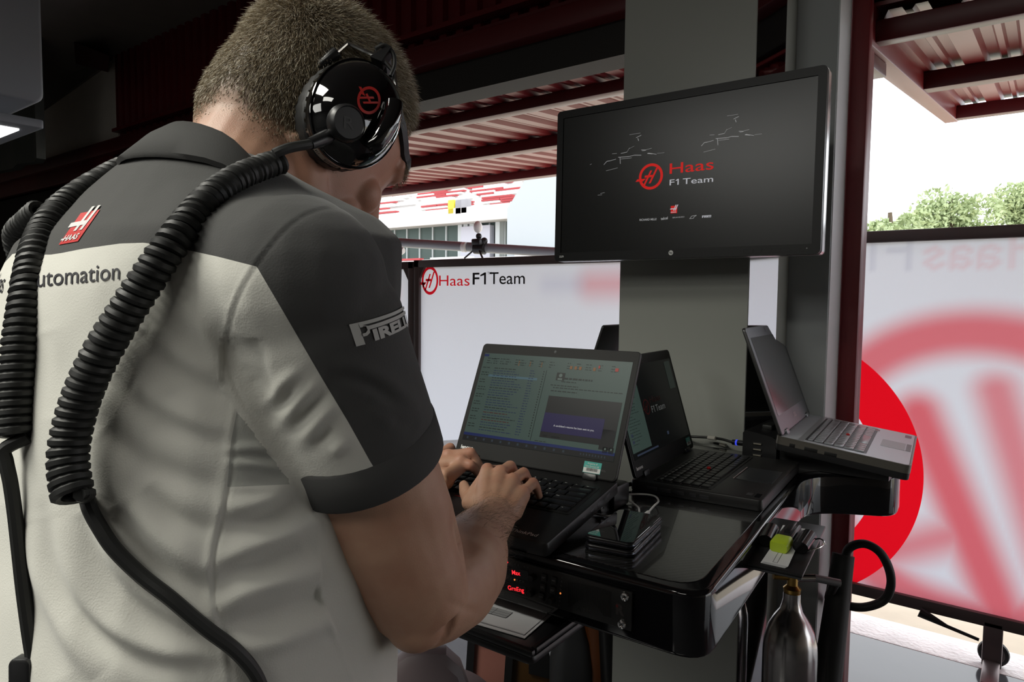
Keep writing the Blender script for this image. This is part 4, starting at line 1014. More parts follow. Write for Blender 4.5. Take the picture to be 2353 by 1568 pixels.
def binder(x, lab, rot):
    r = thing('binder_clip', lab, 'clip', MP @ Matrix.Translation((x, -.002, .001)) @ Matrix.Rotation(rot, 4, 'Z'), 'binder clips on the note board')
    w2 = .0185 if False else .026
    one(xf(tube([(0, -w2, 0), (0, w2, 0)], .011, 16), Matrix.Translation((0, 0, .009)) @ Matrix.Diagonal((1., 1, .8, 1))), 'spring_body', mat('black clip steel', (.02, .02, .022), .16, metal=.8), r, local=True)
    sx = 1 if x > 0 else -1
    for s2_ in (-1, 1):
        one(tube(catmull([(sx*.008, s2_*.024, .004), (sx*.016, s2_*.022, .008), (sx*.024, s2_*.012, .010), (sx*.027, 0, .011)], 5), .0011, 6), 'wire_handle', m_chrome, r, local=True)
    one(xf(ball((0, 0, 0), .002), Matrix.Translation((sx*.027, 0, .011))), 'handle_eye', m_chrome, r, local=True)
binder(-cw/2+.013, 'shiny black binder clip on the left side of the note board', .05)
binder(cw/2-.014, 'shiny black binder clip on the right side of the note board', -.05)
hl = thing('highlighter', 'yellow green highlighter pen with black barrel on the white cards', 'pen', MP @ Matrix.Translation((0, 0, .004)) @ Matrix.Rotation(-.06, 4, 'Z'))
def chisel(w, h, y): return [Vector((x, y, z+h/2)) for x, z in rrect(w, h, min(w, h)*.3, 4)]
one(loft([chisel(.019, .011, .045), chisel(.023, .0135, .03), chisel(.0235, .0135, -.015), chisel(.0225, .013, -.019)]), 'barrel', mat('black pen barrel', (.012, .012, .014), .25), hl, local=True)
one(loft([chisel(.0245, .0145, -.014), chisel(.026, .0155, -.018), chisel(.026, .0155, -.042), chisel(.024, .014, -.046)]), 'cap', mat('yellow green cap', (.42, .56, .03), .35), hl, local=True)
one(box2((-.0045, .0, .0132), (.0045, .042, .0165), .001), 'pen_clip', MATS['black pen barrel'], hl, local=True)

# ------------------------------------------------------------------ wall monitor
mc = Vector((-.661, 1.475, ZC+.2871)); my = .0262; mt_ = .0155
mu = Vector((math.cos(my), math.sin(my), 0)); mn = Vector((-math.sin(my), math.cos(my), 0)); mk = Vector((0, 0, 1))*math.cos(mt_)+mn*math.sin(mt_)
MM = frame(mc, mu, mk); mp = PM(mc, mu, mk)
mo = thing('monitor', 'large black monitor on the pillar showing a red team emblem', 'monitor', MM)
m_mb = mat('black monitor shell', (.007, .007, .007), .38, spec=.3)
one(xf(prism(rrect(.632, .376, .010, 5, 0, -.0015), -.042, .0, .003, 3), Matrix.Identity(4)), 'shell', m_mb, mo, local=True)
one(frame_prism(rrect(.633, .377, .010, 5, 0, -.0015), rrect(.622, .366, .008, 5, 0, -.0015), -.030, -.010), 'silver_edge', mat('silver monitor edge', (.6, .6, .6), .25, metal=.9), mo, local=True)
one(frame_prism(rrect(.632, .376, .010, 5, 0, -.0015), rrect(.5975, .3365, .001, 5, 0, 0), -.001, .0035), 'bezel', m_mb, mo, local=True)
msc = mp.put(quad2d(-.2985, -.168, .2985, .168), 'screen', mat('dark monitor screen', (.004, .0042, .004), .26, spec=.45, emit=(.5, .5, .45), es=.002), mo, .0008)
m_mred = lcd('monitor red', srgb(200, 30, 26), .8); m_mwh = lcd('monitor white', srgb(190, 190, 195), .75); m_mdim = lcd('monitor dim grey', srgb(150, 150, 150), .9)
c = mp.px(1496, 406); rr_ = (mp.px(1496, 376)[1]-c[1])
em = move2d(emblem(), rr_, c[0], c[1]); mp.put(em, 'emblem', m_mred, msc, .0012)
mp.text('Haas', (1539, 400), (1640, 389), (1539, 376), 'lettering', m_mred, msc, .004, .0012)
a_ = mp.px(1539, 426.5); b_ = mp.px(1639, 418); th_ = math.atan2(b_[1]-a_[1], b_[0]-a_[0])
v, f = word_f1(0, 0, b_[0]-a_[0], .0132, .003); mp.put(([(a_[0]+x, a_[1]+y+x*math.tan(th_)) for x, y in v], f), 'lettering', m_mwh, msc, .0012)
c = mp.px(1549, 481); rd, wh = badge(); s = .0155
mp.put(move2d(rd, s, c[0], c[1]), 'badge', m_mred, msc, .0010); mp.put(move2d(wh, s, c[0], c[1]), 'badge_mark', m_mwh, msc, .0014)
mp.text('RICHARD MILLE', (1470, 508), (1509, 506), (1470, 503.5), 'lettering', m_mdim, msc, .02, .0012)
mp.text('telcel', (1519, 506), (1535, 504), (1519, 500), 'lettering', m_mdim, msc, .02, .0012)
mp.text('BRANDED', (1546, 502), (1573, 500), (1546, 499), 'lettering', m_mdim, msc, 0, .0012)
mp.put(join2d(*[stroke2d(mp.px(*a), mp.px(*b), .0009) for a, b in (((1585, 503), (1590, 497)), ((1590, 497), (1601, 495)), ((1585, 503), (1594, 502)), ((1594, 502), (1595, 499)), ((1595, 499), (1601, 495)))]), 'star_mark', m_mdim, msc, .0012)
c = mp.px(1613.5, 501); mp.put(move2d(tyre_logo(), .0050, c[0], c[1]), 'word_mark', m_mwh, msc, .0012)
# two faint car outlines made of thin highlights
def cars(dx, dy, name):
    L = [((1388, 379), (1395, 371)), ((1395, 371), (1402, 370)), ((1402, 370), (1416, 366)), ((1425, 362), (1426, 377)), ((1425, 362), (1432, 361)), ((1421, 362), (1446, 360)), ((1446, 360), (1458, 357)), ((1458, 357), (1474, 357)), ((1427, 366), (1452, 363)), ((1427, 353), (1441, 350)), ((1441, 350), (1447, 340)), ((1407, 354), (1418, 353)), ((1474, 345), (1486, 345)), ((1488, 353), (1500, 354)), ((1490, 352), (1509, 355)), ((1462, 317), (1474, 311)), ((1466, 318), (1468, 324)), ((1447, 310), (1472, 306)), ((1486, 344), (1498, 341)), ((1510, 353), (1527, 351)), ((1393, 393), (1420, 386)), ((1446, 342), (1458, 336)), ((1476, 347), (1484, 346))]
    w3 = [.0011, .0012, .0009, .0012, .001, .0012, .001, .0012, .0007, .001, .0006, .0006, .001, .0013, .0009, .001, .0012, .0005, .0006, .0005, .0006, .0004, .0008]
    mp.put(join2d(*[stroke2d(mp.px(a[0]+dx, a[1]+dy), mp.px(b[0]+dx, b[1]+dy), w_) for (a, b), w_ in zip(L, w3)]), name, m_mdim, msc, .0012)
cars(0, 0, 'car_outline'); cars(224, -43, 'car_outline')
mp.put(join2d(*[stroke2d(mp.px(*a), mp.px(*b), .0006) for a, b in (((1380, 445), (1390, 443)), ((1374, 449), (1384, 448)), ((1356, 379), (1360, 377)))]), 'stray_highlights', m_mdim, msc, .0012)
c = mp.px(1543, 581.5)
lo = mp.put(disc2d(c[0], c[1], .0056), 'maker_badge', mat('silver badge', (.62, .62, .60), .3, metal=.7), mo, .0040)
mp.put(text_fit('hp', c[0]-.0036, c[1]-.0018, .0072, .0052, .01), 'lettering', m_ink, lo, .0044)
mp.text('Z27i', (1287, 592.5), (1297, 592), (1287, 588.5), 'lettering', m_silver, mo, .02, .0042)
for x0_, x1_ in ((1709, 1730), (1731, 1750), (1751, 1772), (1773, 1793), (1794, 1816), (1838, 1860)):
    a = mp.px(x0_, 575); b = mp.px(x1_, 573)
    cy = -.1785
    one(xf(frame_prism(rrect(b[0]-a[0], .0085, .002, 3, (a[0]+b[0])/2, cy), rrect(b[0]-a[0]-.0012, .0073, .0015, 3, (a[0]+b[0])/2, cy), .0030, .0040), Matrix.Identity(4)), 'menu_button', mat('button outline', (.006, .006, .006), .5), mo, local=True)
c = mp.px(1855, 571); mp.put(disc2d(c[0], c[1], .0014), 'power_led', mat('grey led', (.25, .25, .25), .4), mo, .0042)
one(box2((-.06, -.06, -.075), (.06, .06, -.040), .004), 'mount_plate', m_satin, mo, local=True)
one(box2((-.03, -.05, -.1275), (.03, .05, -.07), .004), 'wall_arm', m_satin, mo, local=True)

# ------------------------------------------------------------------ gas bottle, hose stand
m_bottle = mat('polished bottle alloy', (.46, .44, .43), .20, metal=1.)
cyc = P(1815, 1500, 1.60); cx_, cy_ = cyc.x+.0, cyc.y
gb = thing('gas_bottle', 'small polished metal gas bottle with brass valve on the floor', 'bottle', (cx_, cy_, 0))
zt0 = .735
R_ = .0605
one(lathe([(0, 0), (R_-.01, 0), (R_, .012), (R_, zt0-.13), (R_*.97, zt0-.105), (R_*.85, zt0-.075), (R_*.62, zt0-.048), (R_*.42, zt0-.030), (.022, zt0-.018), (.0195, zt0-.005), (.0195, zt0+.01), (0, zt0+.01)], 40, (cx_, cy_, 0)), 'cylinder', m_bottle, gb, smooth=50)
m_brass = mat('brass', (.45, .28, .08), .3, metal=1.)
one(MB().add(lathe([(0, 0), (.018, 0), (.02, .012), (.012, .02), (.012, .05), (.016, .055), (.016, .068), (0, .07)], 18, (cx_, cy_, zt0+.008))).v and lathe([(0, 0), (.018, 0), (.02, .012), (.012, .02), (.012, .05), (.016, .055), (.016, .068), (0, .07)], 18, (cx_, cy_, zt0+.008)), 'valve', m_brass, gb)
rgt = Vector((RT.x, RT.y, 0)).normalized()
vz = Vector((cx_, cy_, zt0+.045))
one(rod(vz, vz-rgt*.045+Vector((0, 0, .003)), .007), 'valve_lever', m_brass, gb)
one(rod(vz, vz+rgt*.05, .0095), 'outlet_nut', m_chrome, gb)
one(rod(vz+rgt*.05, vz+rgt*.11-Vector((0, 0, .012)), .009), 'hose_fitting', mat('grey crimp', (.25, .25, .26), .4, metal=.7), gb)
one(rod(vz+Vector((0, 0, .02)), vz+Vector((0, 0, .10)), .014), 'stem', mat('pale stem', (.28, .22, .23), .4), gb)
ringp = [vz-rgt*.055+Vector((0, 0, .05))+rgt*.02*math.cos(a)+Vector((0, 0, .02*math.sin(a))) for a in np.linspace(0, 2*pi, 20)]
one(tube(ringp, .0022, 6), 'pull_ring', mat('dull wire', (.2, .18, .17), .4, metal=.6), gb)
one(rod(vz-rgt*.037+Vector((0, 0, .04)), vz+Vector((0, 0, .02)), .002, 6), 'ring_wire', MATS['dull wire'], gb)
side = (rgt*.75-Vector((FW.x, FW.y, 0))*.66).normalized()
lab = []
for zz in (.30, .47): 
    lab.append([Vector((cx_, cy_, zz))+(Matrix.Rotation(a, 3, 'Z') @ side)*(R_+.0008) for a in np.linspace(-.30, .55, 12)])
one(loft(lab, cap=False, closed=False), 'black_label', mat('black label', (.012, .012, .013), .4), gb, fix=False)
hp = [P(1938, 1275, 1.70), P(1925, 1400, 1.69), P(1912, 1500, 1.67), P(1900, 1568, 1.66)]
dirh = (hp[3]-hp[0]); foot = hp[0]+dirh*((hp[0].z-.02)/(hp[0].z-hp[3].z))
hs_ = thing('hose_stand', 'thick black sleeved air hose standing by the pier with a looped end', 'hose', foot)
one(tube([hp[0], hp[0].lerp(foot, .15), hp[0].lerp(foot, .4), foot], [.026, .029, .034, .040], 18), 'sleeve', m_rubber, hs_)
one(tube([foot, foot-Vector((0, 0, .02))], [.075, .08], 24), 'foot_plate', m_rubber, hs_)
lp_ = [P(1940, 1300, 1.70), P(1950, 1262, 1.70), P(1985, 1250, 1.69), P(2022, 1270, 1.68), P(2044, 1312, 1.68), P(2046, 1352, 1.69), P(2028, 1382, 1.70), P(1985, 1396, 1.71), P(1940, 1391, 1.735), P(1905, 1378, 1.75), vz+rgt*.10-Vector((0, 0, .010))]
one(tube(catmull(lp_, 10), .0105, 12), 'hose_loop', m_rubber, hs_)

# ------------------------------------------------------------------ gear below and beyond the counter
m_mauve = mat('mauve grey vinyl', (.11, .085, .09), .5)
def at_y(px, py, y): return ony(px, py, y)
sc_ = P(965, 1600, 1.55)
ch = thing('stool', 'stool with a rounded mauve grey backrest beneath the elbow', 'chair', (sc_.x, sc_.y, 0))
toward = (Vector((0, 0, 0))-Vector((sc_.x, sc_.y, 0))).normalized(); sidev = Vector((-toward.y, toward.x, 0))
if sidev.dot(rgt) < 0: sidev = -sidev
top = P(980, 1487, 1.55); bz = top.z
pro = [(-.105, -.34), (-.112, -.2), (-.105, -.10), (-.085, -.035), (-.045, -.006), (0, 0), (.045, -.006), (.080, -.040), (.10, -.10), (.112, -.2), (.105, -.34)]
cc = Vector((top.x, top.y, bz))
rings = []
for off, sc2_ in ((-.035, .86), (-.025, .97), (0, 1.0), (.02, .97), (.032, .86)):
    rings.append([cc+toward*off+sidev*(x*sc2_)+Vector((0, 0, (z+.17)*sc2_-.17)) for x, z in pro])
one(loft(rings), 'backrest', m_mauve, ch)
one(MB().add(rod(cc+Vector((0, 0, -.30))-toward*.02, Vector((cc.x, cc.y, .42))-toward*.02, .014)).v and rod(cc+Vector((0, 0, -.30))-toward*.045, Vector((cc.x, cc.y, .36))-toward*.045, .014), 'back_post', m_satin, ch)
seatc = Vector((cc.x, cc.y, 0))-toward*.02
one(lathe([(0, .36), (.17, .36), (.19, .38), (.19, .41), (.17, .43), (0, .435)], 32, seatc-toward*.10), 'seat', m_mauve, ch)
one(rod(seatc-toward*.10+Vector((0, 0, .03)), seatc-toward*.10+Vector((0, 0, .37)), .025), 'column', m_satin, ch)
one(lathe([(0, 0), (.2, 0), (.2, .012), (.03, .03), (0, .03)], 32, seatc-toward*.10), 'base_plate', m_satin, ch)
# orange and pink panelled frame
fr0 = P(1128, 1470, 2.05); 
of = thing('equipment_frame', 'black upright frame with pale orange panels under the slide-out tray', 'frame', (fr0.x, fr0.y, 0))
u2 = rgt; lean = .12
def fpt(a, z, d=0.): return Vector((fr0.x, fr0.y, 0))+u2*(a+lean*(z-.4)*.45)+Vector((FW.x, FW.y, 0)).normalized()*d+Vector((0, 0, z))
ztop = .62
def slab(pts, d0, d1): return loft([[fpt(a, z, d) for a, z in pts] for d in (d0, d1)])
mb = MB(); wv_ = .075
for a in (-.058, .058): mb.add(slab([(a-.011, .0), (a+.011, .0), (a+.011, ztop), (a-.011, ztop)], -.02, .03))
for z in (.0, .20, .40, ztop-.02): mb.add(slab([(-.06, z), (.06, z-.012), (.06, z+.018), (-.06, z+.03)], -.018, .028))
mb.build('frame_bars', m_satin, of)
for z in (.035, .235, .435): one(slab([(-.047, z), (.047, z-.012), (.047, z+.15), (-.047, z+.162)], -.005, .01), 'panel', mat('pale orange panel', (.34, .14, .11), .5), of)
one(slab([(.065, 0), (.19, 0), (.19, .28), (.12, .46), (.10, ztop), (.065, ztop)], .0, .06), 'side_cheek', mat('brown orange cheek', (.07, .032, .006), .5), of)
one(slab([(.12, .30), (.20, .28), (.15, .46), (.125, ztop), (.10, ztop)], -.01, .07), 'corner_guard', m_satin, of)
jc = P(1312, 1540, 2.0)
jr = thing('jerry_can', 'dark grey fuel can with red cap beneath the counter', 'can', (jc.x, jc.y, 0))
def ring_at(z, rx, ry): rx *= .58; ry *= .7; return [Vector((jc.x, jc.y, z))+u2*x+Vector((FW.x, FW.y, 0)).normalized()*y for x, y in rrect(rx*2, ry*2, min(rx, ry)*.6, 4)]
one(loft([ring_at(0, .10, .09), ring_at(.02, .105, .095), ring_at(.36, .105, .095), ring_at(.44, .085, .08), ring_at(.50, .05, .05), ring_at(.56, .045, .045)]), 'body', mat('dark grey can', (.045, .047, .05), .45), jr)
one(lathe([(0, .56), (.036, .56), (.036, .61), (.03, .62), (0, .62)], 20, (jc.x, jc.y, 0)), 'cap', mat('red cap', (.45, .01, .015), .4), jr)
oc = P(1372, 1540, 2.0)
ob = thing('orange_tube', 'dark orange tube standing beside the fuel can under the counter', 'tube', (oc.x, oc.y, 0))
one(lathe([(0, 0), (.05, 0), (.05, .60), (.045, .62), (0, .62)], 24, (oc.x, oc.y, 0)), 'tube_body', mat('dark orange', (.16, .045, .008), .4), ob)
one(rod((oc.x+.07, oc.y, 0), (oc.x+.03, oc.y-.02, .62), .03), 'black_strut', m_satin, ob)
# ================================================================== THE MAN AT THE COUNTER
def fast_mesh(name, V, F, mats):
    """V (n,3) array, F (m,k) array of one face size"""
    me = bpy.data.meshes.new(name); n, (m, k) = len(V), F.shape
    me.vertices.add(n); me.vertices.foreach_set('co', np.asarray(V, np.float32).ravel())
    me.loops.add(m*k); me.loops.foreach_set('vertex_index', F.astype(np.int32).ravel())
    me.polygons.add(m); me.polygons.foreach_set('loop_start', np.arange(0, m*k, k, dtype=np.int32))
    me.polygons.foreach_set('use_smooth', np.ones(m, bool))
    for x in (mats if isinstance(mats, (list, tuple)) else [mats]): me.materials.append(x)
    me.update(calc_edges=True); me.validate(); return me
def voxel(parts, size, smooth_it=6, fac=.5, sub=0):
    mb = MB()
    for p in parts: mb.add(p)
    me = bpy.data.meshes.new('tmp'); me.from_pydata(mb.v, [], mb.f)
    bm = bmesh.new(); bm.from_mesh(me); bmesh.ops.recalc_face_normals(bm, faces=bm.faces); bm.to_mesh(me); bm.free()
    o = bpy.data.objects.new('tmp', me); COL.objects.link(o)
    md = o.modifiers.new('r', 'REMESH'); md.mode = 'VOXEL'; md.voxel_size = size; md.use_smooth_shade = True
    if smooth_it:
        sm = o.modifiers.new('s', 'SMOOTH'); sm.factor = fac; sm.iterations = smooth_it
    if sub:
        sb = o.modifiers.new('u', 'SUBSURF'); sb.levels = sub; sb.subdivision_type = 'CATMULL_CLARK'
    out = bpy.data.meshes.new_from_object(o.evaluated_get(bpy.context.evaluated_depsgraph_get()))
    bpy.data.objects.remove(o); bpy.data.meshes.remove(me)
    out.polygons.foreach_set('use_smooth', [True]*len(out.polygons)); return out
def vco(me):
    a = np.zeros(len(me.vertices)*3, np.float32); me.vertices.foreach_get('co', a); return a.reshape(-1, 3).astype(float)
def vno(me):
    a = np.zeros(len(me.vertices)*3, np.float32); me.vertex_normals.foreach_get('vector', a); return a.reshape(-1, 3).astype(float)
def pixN(V):
    q = V-np.array(EYE); d = q@np.array(FW); d = np.maximum(d, .05)
    return np.stack([1176.5+FPX*(q@np.array(RT))/d, 784-FPX*(q@np.array(UP))/d], 1), d
def seg_dist(p, poly):
    """distance of points to an open polyline and the running parameter 0..1"""
    best = np.full(len(p), 1e9); par = np.zeros(len(p)); poly = np.array(poly, float)
    L = np.linalg.norm(np.diff(poly, axis=0), axis=1); C0 = np.concatenate([[0], np.cumsum(L)])/L.sum()
    for i in range(len(poly)-1):
        a, ab = poly[i], poly[i+1]-poly[i]; t = np.clip(((p-a)@ab)/(ab@ab), 0, 1)
        d = np.linalg.norm(p-a-t[:, None]*ab, axis=1); m = d < best
        best[m] = d[m]; par[m] = (C0[i]+(C0[i+1]-C0[i])*t)[m]
    return best, par
def inside(p, poly):
    r = np.zeros(len(p), bool); n = len(poly)
    for i in range(n):
        (x1, y1), (x2, y2) = poly[i], poly[(i+1) % n]
        if y1 == y2: continue
        c = ((y1 > p[:, 1]) != (y2 > p[:, 1])) & (p[:, 0] < (x2-x1)*(p[:, 1]-y1)/(y2-y1)+x1); r ^= c
    return r
def ell(c, a, bf, bb, z=None, n=28, tilt=0., e=2.0, al=None):
    """body cross-section: half width a, front depth bf, back depth bb"""
    out = []
    for k in range(n):
        t = 2*pi*k/n; cx, sy = math.cos(t), math.sin(t)
        f = (abs(cx)**e+abs(sy)**e)**(-1/e)
        y = sy*f*(bf if sy > 0 else bb)
        out.append(Vector((c[0]+(a if cx > 0 else (al or a))*cx*f, c[1]+y, c[2]+tilt*y)))
    return out
def limb(pts, radii, n=20, flat=None):
    return tube(pts, radii, n)

# joints
XM = -.602
SH_R, EL_R = Vector((-.424, .305, 1.432)), Vector((-.430, .432, 1.146))
SH_L, EL_L = Vector((-.785, .340, 1.432)), Vector((-.870, .47, 1.14))
W_R = onz(1132, 1196, 1.122); W_L = Vector((-.872, .765, 1.128))
HC = Vector((-.6005, .432, 1.582)); HP, HY = math.radians(36), math.radians(-7)
HM = Matrix.Translation(HC) @ Matrix.Rotation(HY, 4, 'Z') @ Matrix.Rotation(-HP, 4, 'X')

# ---- head
HS = [(.128, -.040, .028, .034), (.119, -.072, .052, .054), (.100, -.092, .074, .066), (.070, -.101, .090, .0745), (.035, -.102, .099, .0775),
      (.012, -.102, .097, .0765), (-.012, -.100, .094, .0745), (-.035, -.095, .094, .0715), (-.055, -.086, .092, .068), (-.075, -.068, .088, .062), (-.094, -.025, .084, .052), (-.108, .018, .077, .038), (-.114, .035, .066, .022)]
rings = []
for z, yb, yf, wd in HS:
    yc = (yb+yf)/2; r = []
    for k in range(32):
        t = 2*pi*k/32; ex_ = 2.25; cx, sy = math.cos(t), math.sin(t); f = (abs(cx)**ex_+abs(sy)**ex_)**(-1/ex_)
        r.append(HM @ Vector((wd*cx*f, yc+(yf-yb)/2*sy*f, z)))
    rings.append(r)
headp = [loft(rings[::-1])]
hx = lambda x, y, z: HM @ Vector((x, y, z))
headp += [xf(lathe([(0, 0), (.006, .001), (.012, .02), (.015, .038), (.016, .046), (.010, .056), (0, .058)], 14), axis_frame(hx(0, .094, .016), (hx(0, .112, -.040)-hx(0, .090, .016)), up=(1, 0, 0))),
          tube([hx(0, .096, .020), hx(0, .107, -.008), hx(0, .114, -.034), hx(0, .108, -.042)], [.008, .010, .0125, .009], 12),
          ball(hx(.011, .104, -.038), .009, .009, .009), ball(hx(-.011, .104, -.038), .009, .009, .009),
          tube([hx(-.050, .080, .034), hx(-.025, .096, .036), hx(0, .098, .034), hx(.025, .096, .036), hx(.050, .080, .034)], [.008, .010, .009, .010, .008], 10),
          tube([hx(-.022, .090, -.066), hx(0, .097, -.064), hx(.022, .090, -.066)], [.004, .0065, .004], 10),
          tube([hx(-.020, .089, -.075), hx(0, .095, -.076), hx(.020, .089, -.075)], [.004, .007, .004], 10),
          ball(hx(0, .078, -.102), .018, .014, .014),
          ball(hx(.043, .066, -.022), .024, .022, .022), ball(hx(-.043, .066, -.022), .024, .022, .022), ball(hx(.040, .055, -.055), .026), ball(hx(-.040, .055, -.055), .026),
          tube([hx(.058, -.022, -.030), hx(.052, .012, -.062), hx(.036, .050, -.086)], [.022, .024, .022], 14), tube([hx(-.058, -.022, -.030), hx(-.052, .012, -.062), hx(-.036, .050, -.086)], [.022, .024, .022], 14)]
for s in (-1, 1):    # ears, under the headset cups
    headp.append(xf(lathe([(0, -.010), (.030, -.009), (.034, 0), (.028, .006), (0, .004)], 18), HM @ Matrix.Translation((s*.080, -.012, .0)) @ Matrix.Rotation(pi/2, 4, 'Y') @ Matrix.Diagonal((1., .62, .55, 1))))
# ---- neck and hidden trunk core
C7 = Vector((XM+.004, .326, 1.535))
headp.append(tube([C7+Vector((0, .03, -.12)), C7+Vector((0, .030, -.02)), C7+Vector((0, .050, .012)), HM @ Vector((0, -.018, -.050)), HM @ Vector((0, -.005, -.01))], [.06, .064, .062, .062, .062], 24))
headp.append(tube([HM @ Vector((0, .055, -.08)), C7+Vector((0, .075, -.05)), C7+Vector((0, .03, -.12))], [.035, .045, .06], 18))
headp.append(loft([ell((XM, .33, z), a, .09, .09) for z, a in ((1.0, .13), (1.2, .135), (1.36, .13), (1.42, .12), (1.45, .09), (1.47, .05))]))
# ---- arms
def arm(S, E, W, out):
    up = []
    for t, r in ((-.05, .038), (.1, .046), (.3, .0505), (.5, .0535), (.7, .0545), (.86, .0515), (1.0, .0455)):
        up.append((S.lerp(E, t), r))
    a = tube([p for p, r in up], [r for p, r in up], 24)
    fo = []
    for t, r in ((-.04, .040), (.08, .0475), (.22, .0515), (.38, .0495), (.55, .043), (.72, .036), (.88, .0315), (1.0, .0295), (1.06, .028)):
        fo.append((E.lerp(W, t)+out*(.010*math.sin(pi*min(1, max(0, t*1.4)))), r))
    b = tube([p for p, r in fo], [r for p, r in fo], 24)
    # olecranon
    e = ball(E-(W-E).normalized()*.022+(E-S).normalized()*.012, .028)
    return [a, b, e]
armp = arm(SH_R, EL_R, W_R, Vector((1, 0, -.2)).normalized()) + arm(SH_L, EL_L, W_L, Vector((-1, 0, -.2)).normalized())
for S in (SH_R, SH_L): armp.append(tube([Vector((XM+(S.x-XM)*.4, S.y, S.z-.01)), S], [.06, .052], 16))
# ---- hands: wrist, four bent fingers, thumb; every joint named in the photograph's view
def keyz(p): q = M1.inverted() @ Vector(p); return q.z
def hand(W, mcp, pip, tip, th, fr=(.0098, .0102, .0097, .0086)):
    ps = []
    cen = sum(mcp, Vector())/4
    nrm = (mcp[3]-mcp[0]).cross(cen-W).normalized()
    if nrm.z < 0: nrm = -nrm
    for i in range(4):       # metacarpals as one flattened palm
        a = W.lerp(mcp[i], .10)+(mcp[i]-cen)*.30
        ps.append(tube([W.lerp(mcp[i], -.08)+(mcp[i]-cen)*.18, a.lerp(mcp[i], .45)-nrm*.002, mcp[i]-nrm*.004], [.0185, .0165, .0122], 14))
        ps.append(tube([W.lerp(mcp[i], .15)-nrm*.010, a.lerp(mcp[i], .6)-nrm*.014, mcp[i]-nrm*.012], [.014, .013, .009], 12))
        ps.append(ball(mcp[i]-nrm*.0005, fr[i]*1.12))
    ps.append(ball(W.lerp(cen, .58)-nrm*.010, .026, .026, .020)); ps.append(tube([W.lerp(mcp[0], .35)-nrm*.012, th[1].lerp(mcp[0], .35)-nrm*.004, mcp[0]-nrm*.010], [.018, .0165, .012], 12))
    for i in range(4):
        dd = tip[i]-pip[i]; mid = pip[i].lerp(tip[i], .52)+nrm*.004
        ps.append(tube([mcp[i]-nrm*.002, mcp[i].lerp(pip[i], .5)-nrm*.001, pip[i]], [fr[i]*1.06, fr[i]*.95, fr[i]*.98], 14))
        ps.append(ball(pip[i], fr[i]*1.02))
        ps.append(tube([pip[i], mid, tip[i]], [fr[i]*.96, fr[i]*.86, fr[i]*.70], 14)); ps.append(ball(tip[i], fr[i]*.74))
    ps.append(tube(th, [.016, .0135, .0108, .0085], 14)); ps.append(ball(th[-1], .0088)); ps.append(ball(th[1], .0165, .015, .014))
    return ps
fwd = (M1.to_3x3() @ Vector((0, 1, 0))); rg1 = (M1.to_3x3() @ Vector((1, 0, 0))); up1 = (M1.to_3x3() @ Vector((0, 0, 1)))
def onkey(px, py, h): return onplane(px, py, M1.translation+up1*h, up1)
mR = [onkey(1120, 1079, .056), onkey(1150, 1084, .057), onkey(1178, 1102, .052), onkey(1202, 1130, .042)]
pR = [mR[0]+fwd*.030-up1*(.014)-rg1*.002, onkey(1172, 1073, .052), onkey(1203, 1088, .046), onkey(1225, 1110, .036)]
tR = [pR[0]+fwd*.012-up1*.030, pR[1]+fwd*.022-up1*.041, pR[2]+fwd*.018-up1*.036, pR[3]+fwd*.014-up1*.027]
thR = [W_R.lerp(mR[0], .25)-rg1*.012-up1*.004, onkey(1084, 1156, .026), onkey(1070, 1130, .017), onkey(1066, 1116, .0125)]
mL = [onkey(1058, 1058, .042), onkey(1030, 1046, .047), onkey(1004, 1046, .045), onkey(980, 1052, .037)]
pL = [onkey(1080, 1070, .034), mL[1]+fwd*.022+rg1*.030+up1*.0, mL[2]+fwd*.036+up1*.0, mL[3]+fwd*.030]
tL = [onkey(1099, 1090, .010), pL[1]+fwd*.010+rg1*.014-up1*.034, pL[2]+fwd*.016-up1*.034, pL[3]+fwd*.014-up1*.026]
thL = [W_L.lerp(mL[0], .3)+rg1*.014-up1*.004, onkey(1010, 1112, .026), onkey(1026, 1112, .018), onkey(1034, 1106, .013)]
handp = hand(W_R, mR, pR, tR, thR) + hand(W_L, mL, pL, tL, thL)

man = None
body = voxel(headp+armp+handp, .0026, 7, .5)
V = vco(body); N = vno(body)
# skin relief: tendons, wrinkles and the elbow crease
Pp, Dd = pixN(V)
facing = (N*(np.array(EYE)-V)).sum(1) > 0
def ridge(poly, w, amp, arr, mask=None, fade=True):
    d, t = seg_dist(Pp, poly); k = np.exp(-(d/w)**2)
    if fade: k *= np.sin(pi*np.clip(t, .02, .98))**.5
    k[~(facing if mask is None else (facing & mask))] = 0
    arr += k*amp
disp = np.zeros(len(V))
armside = V[:, 2] < 1.40
for i in range(4):
    a = pix(mR[i]); b = pix(W_R); ridge([(a[0], a[1]+8), (a[0]*.5+b[0]*.5+(i-1.5)*8, (a[1]+b[1])/2)], 7, .0012, disp, armside)
ridge([(1030, 1384), (1070, 1400), (1105, 1412)], 10, -.0010, disp, armside)
ridge([(930, 1190), (1000, 1250), (1050, 1330)], 60, -.0035, disp, armside)
ridge([(1060, 1185), (1075, 1230), (1080, 1280)], 26, -.004, disp, armside)
ridge([(735, 360), (730, 420)], 7, -.0012, disp); ridge([(600, 300), (690, 360), (730, 450)], 34, .0015, disp)
V2 = V+N*disp[:, None]
body.vertices.foreach_set('co', V2.astype(np.float32).ravel()); body.update()
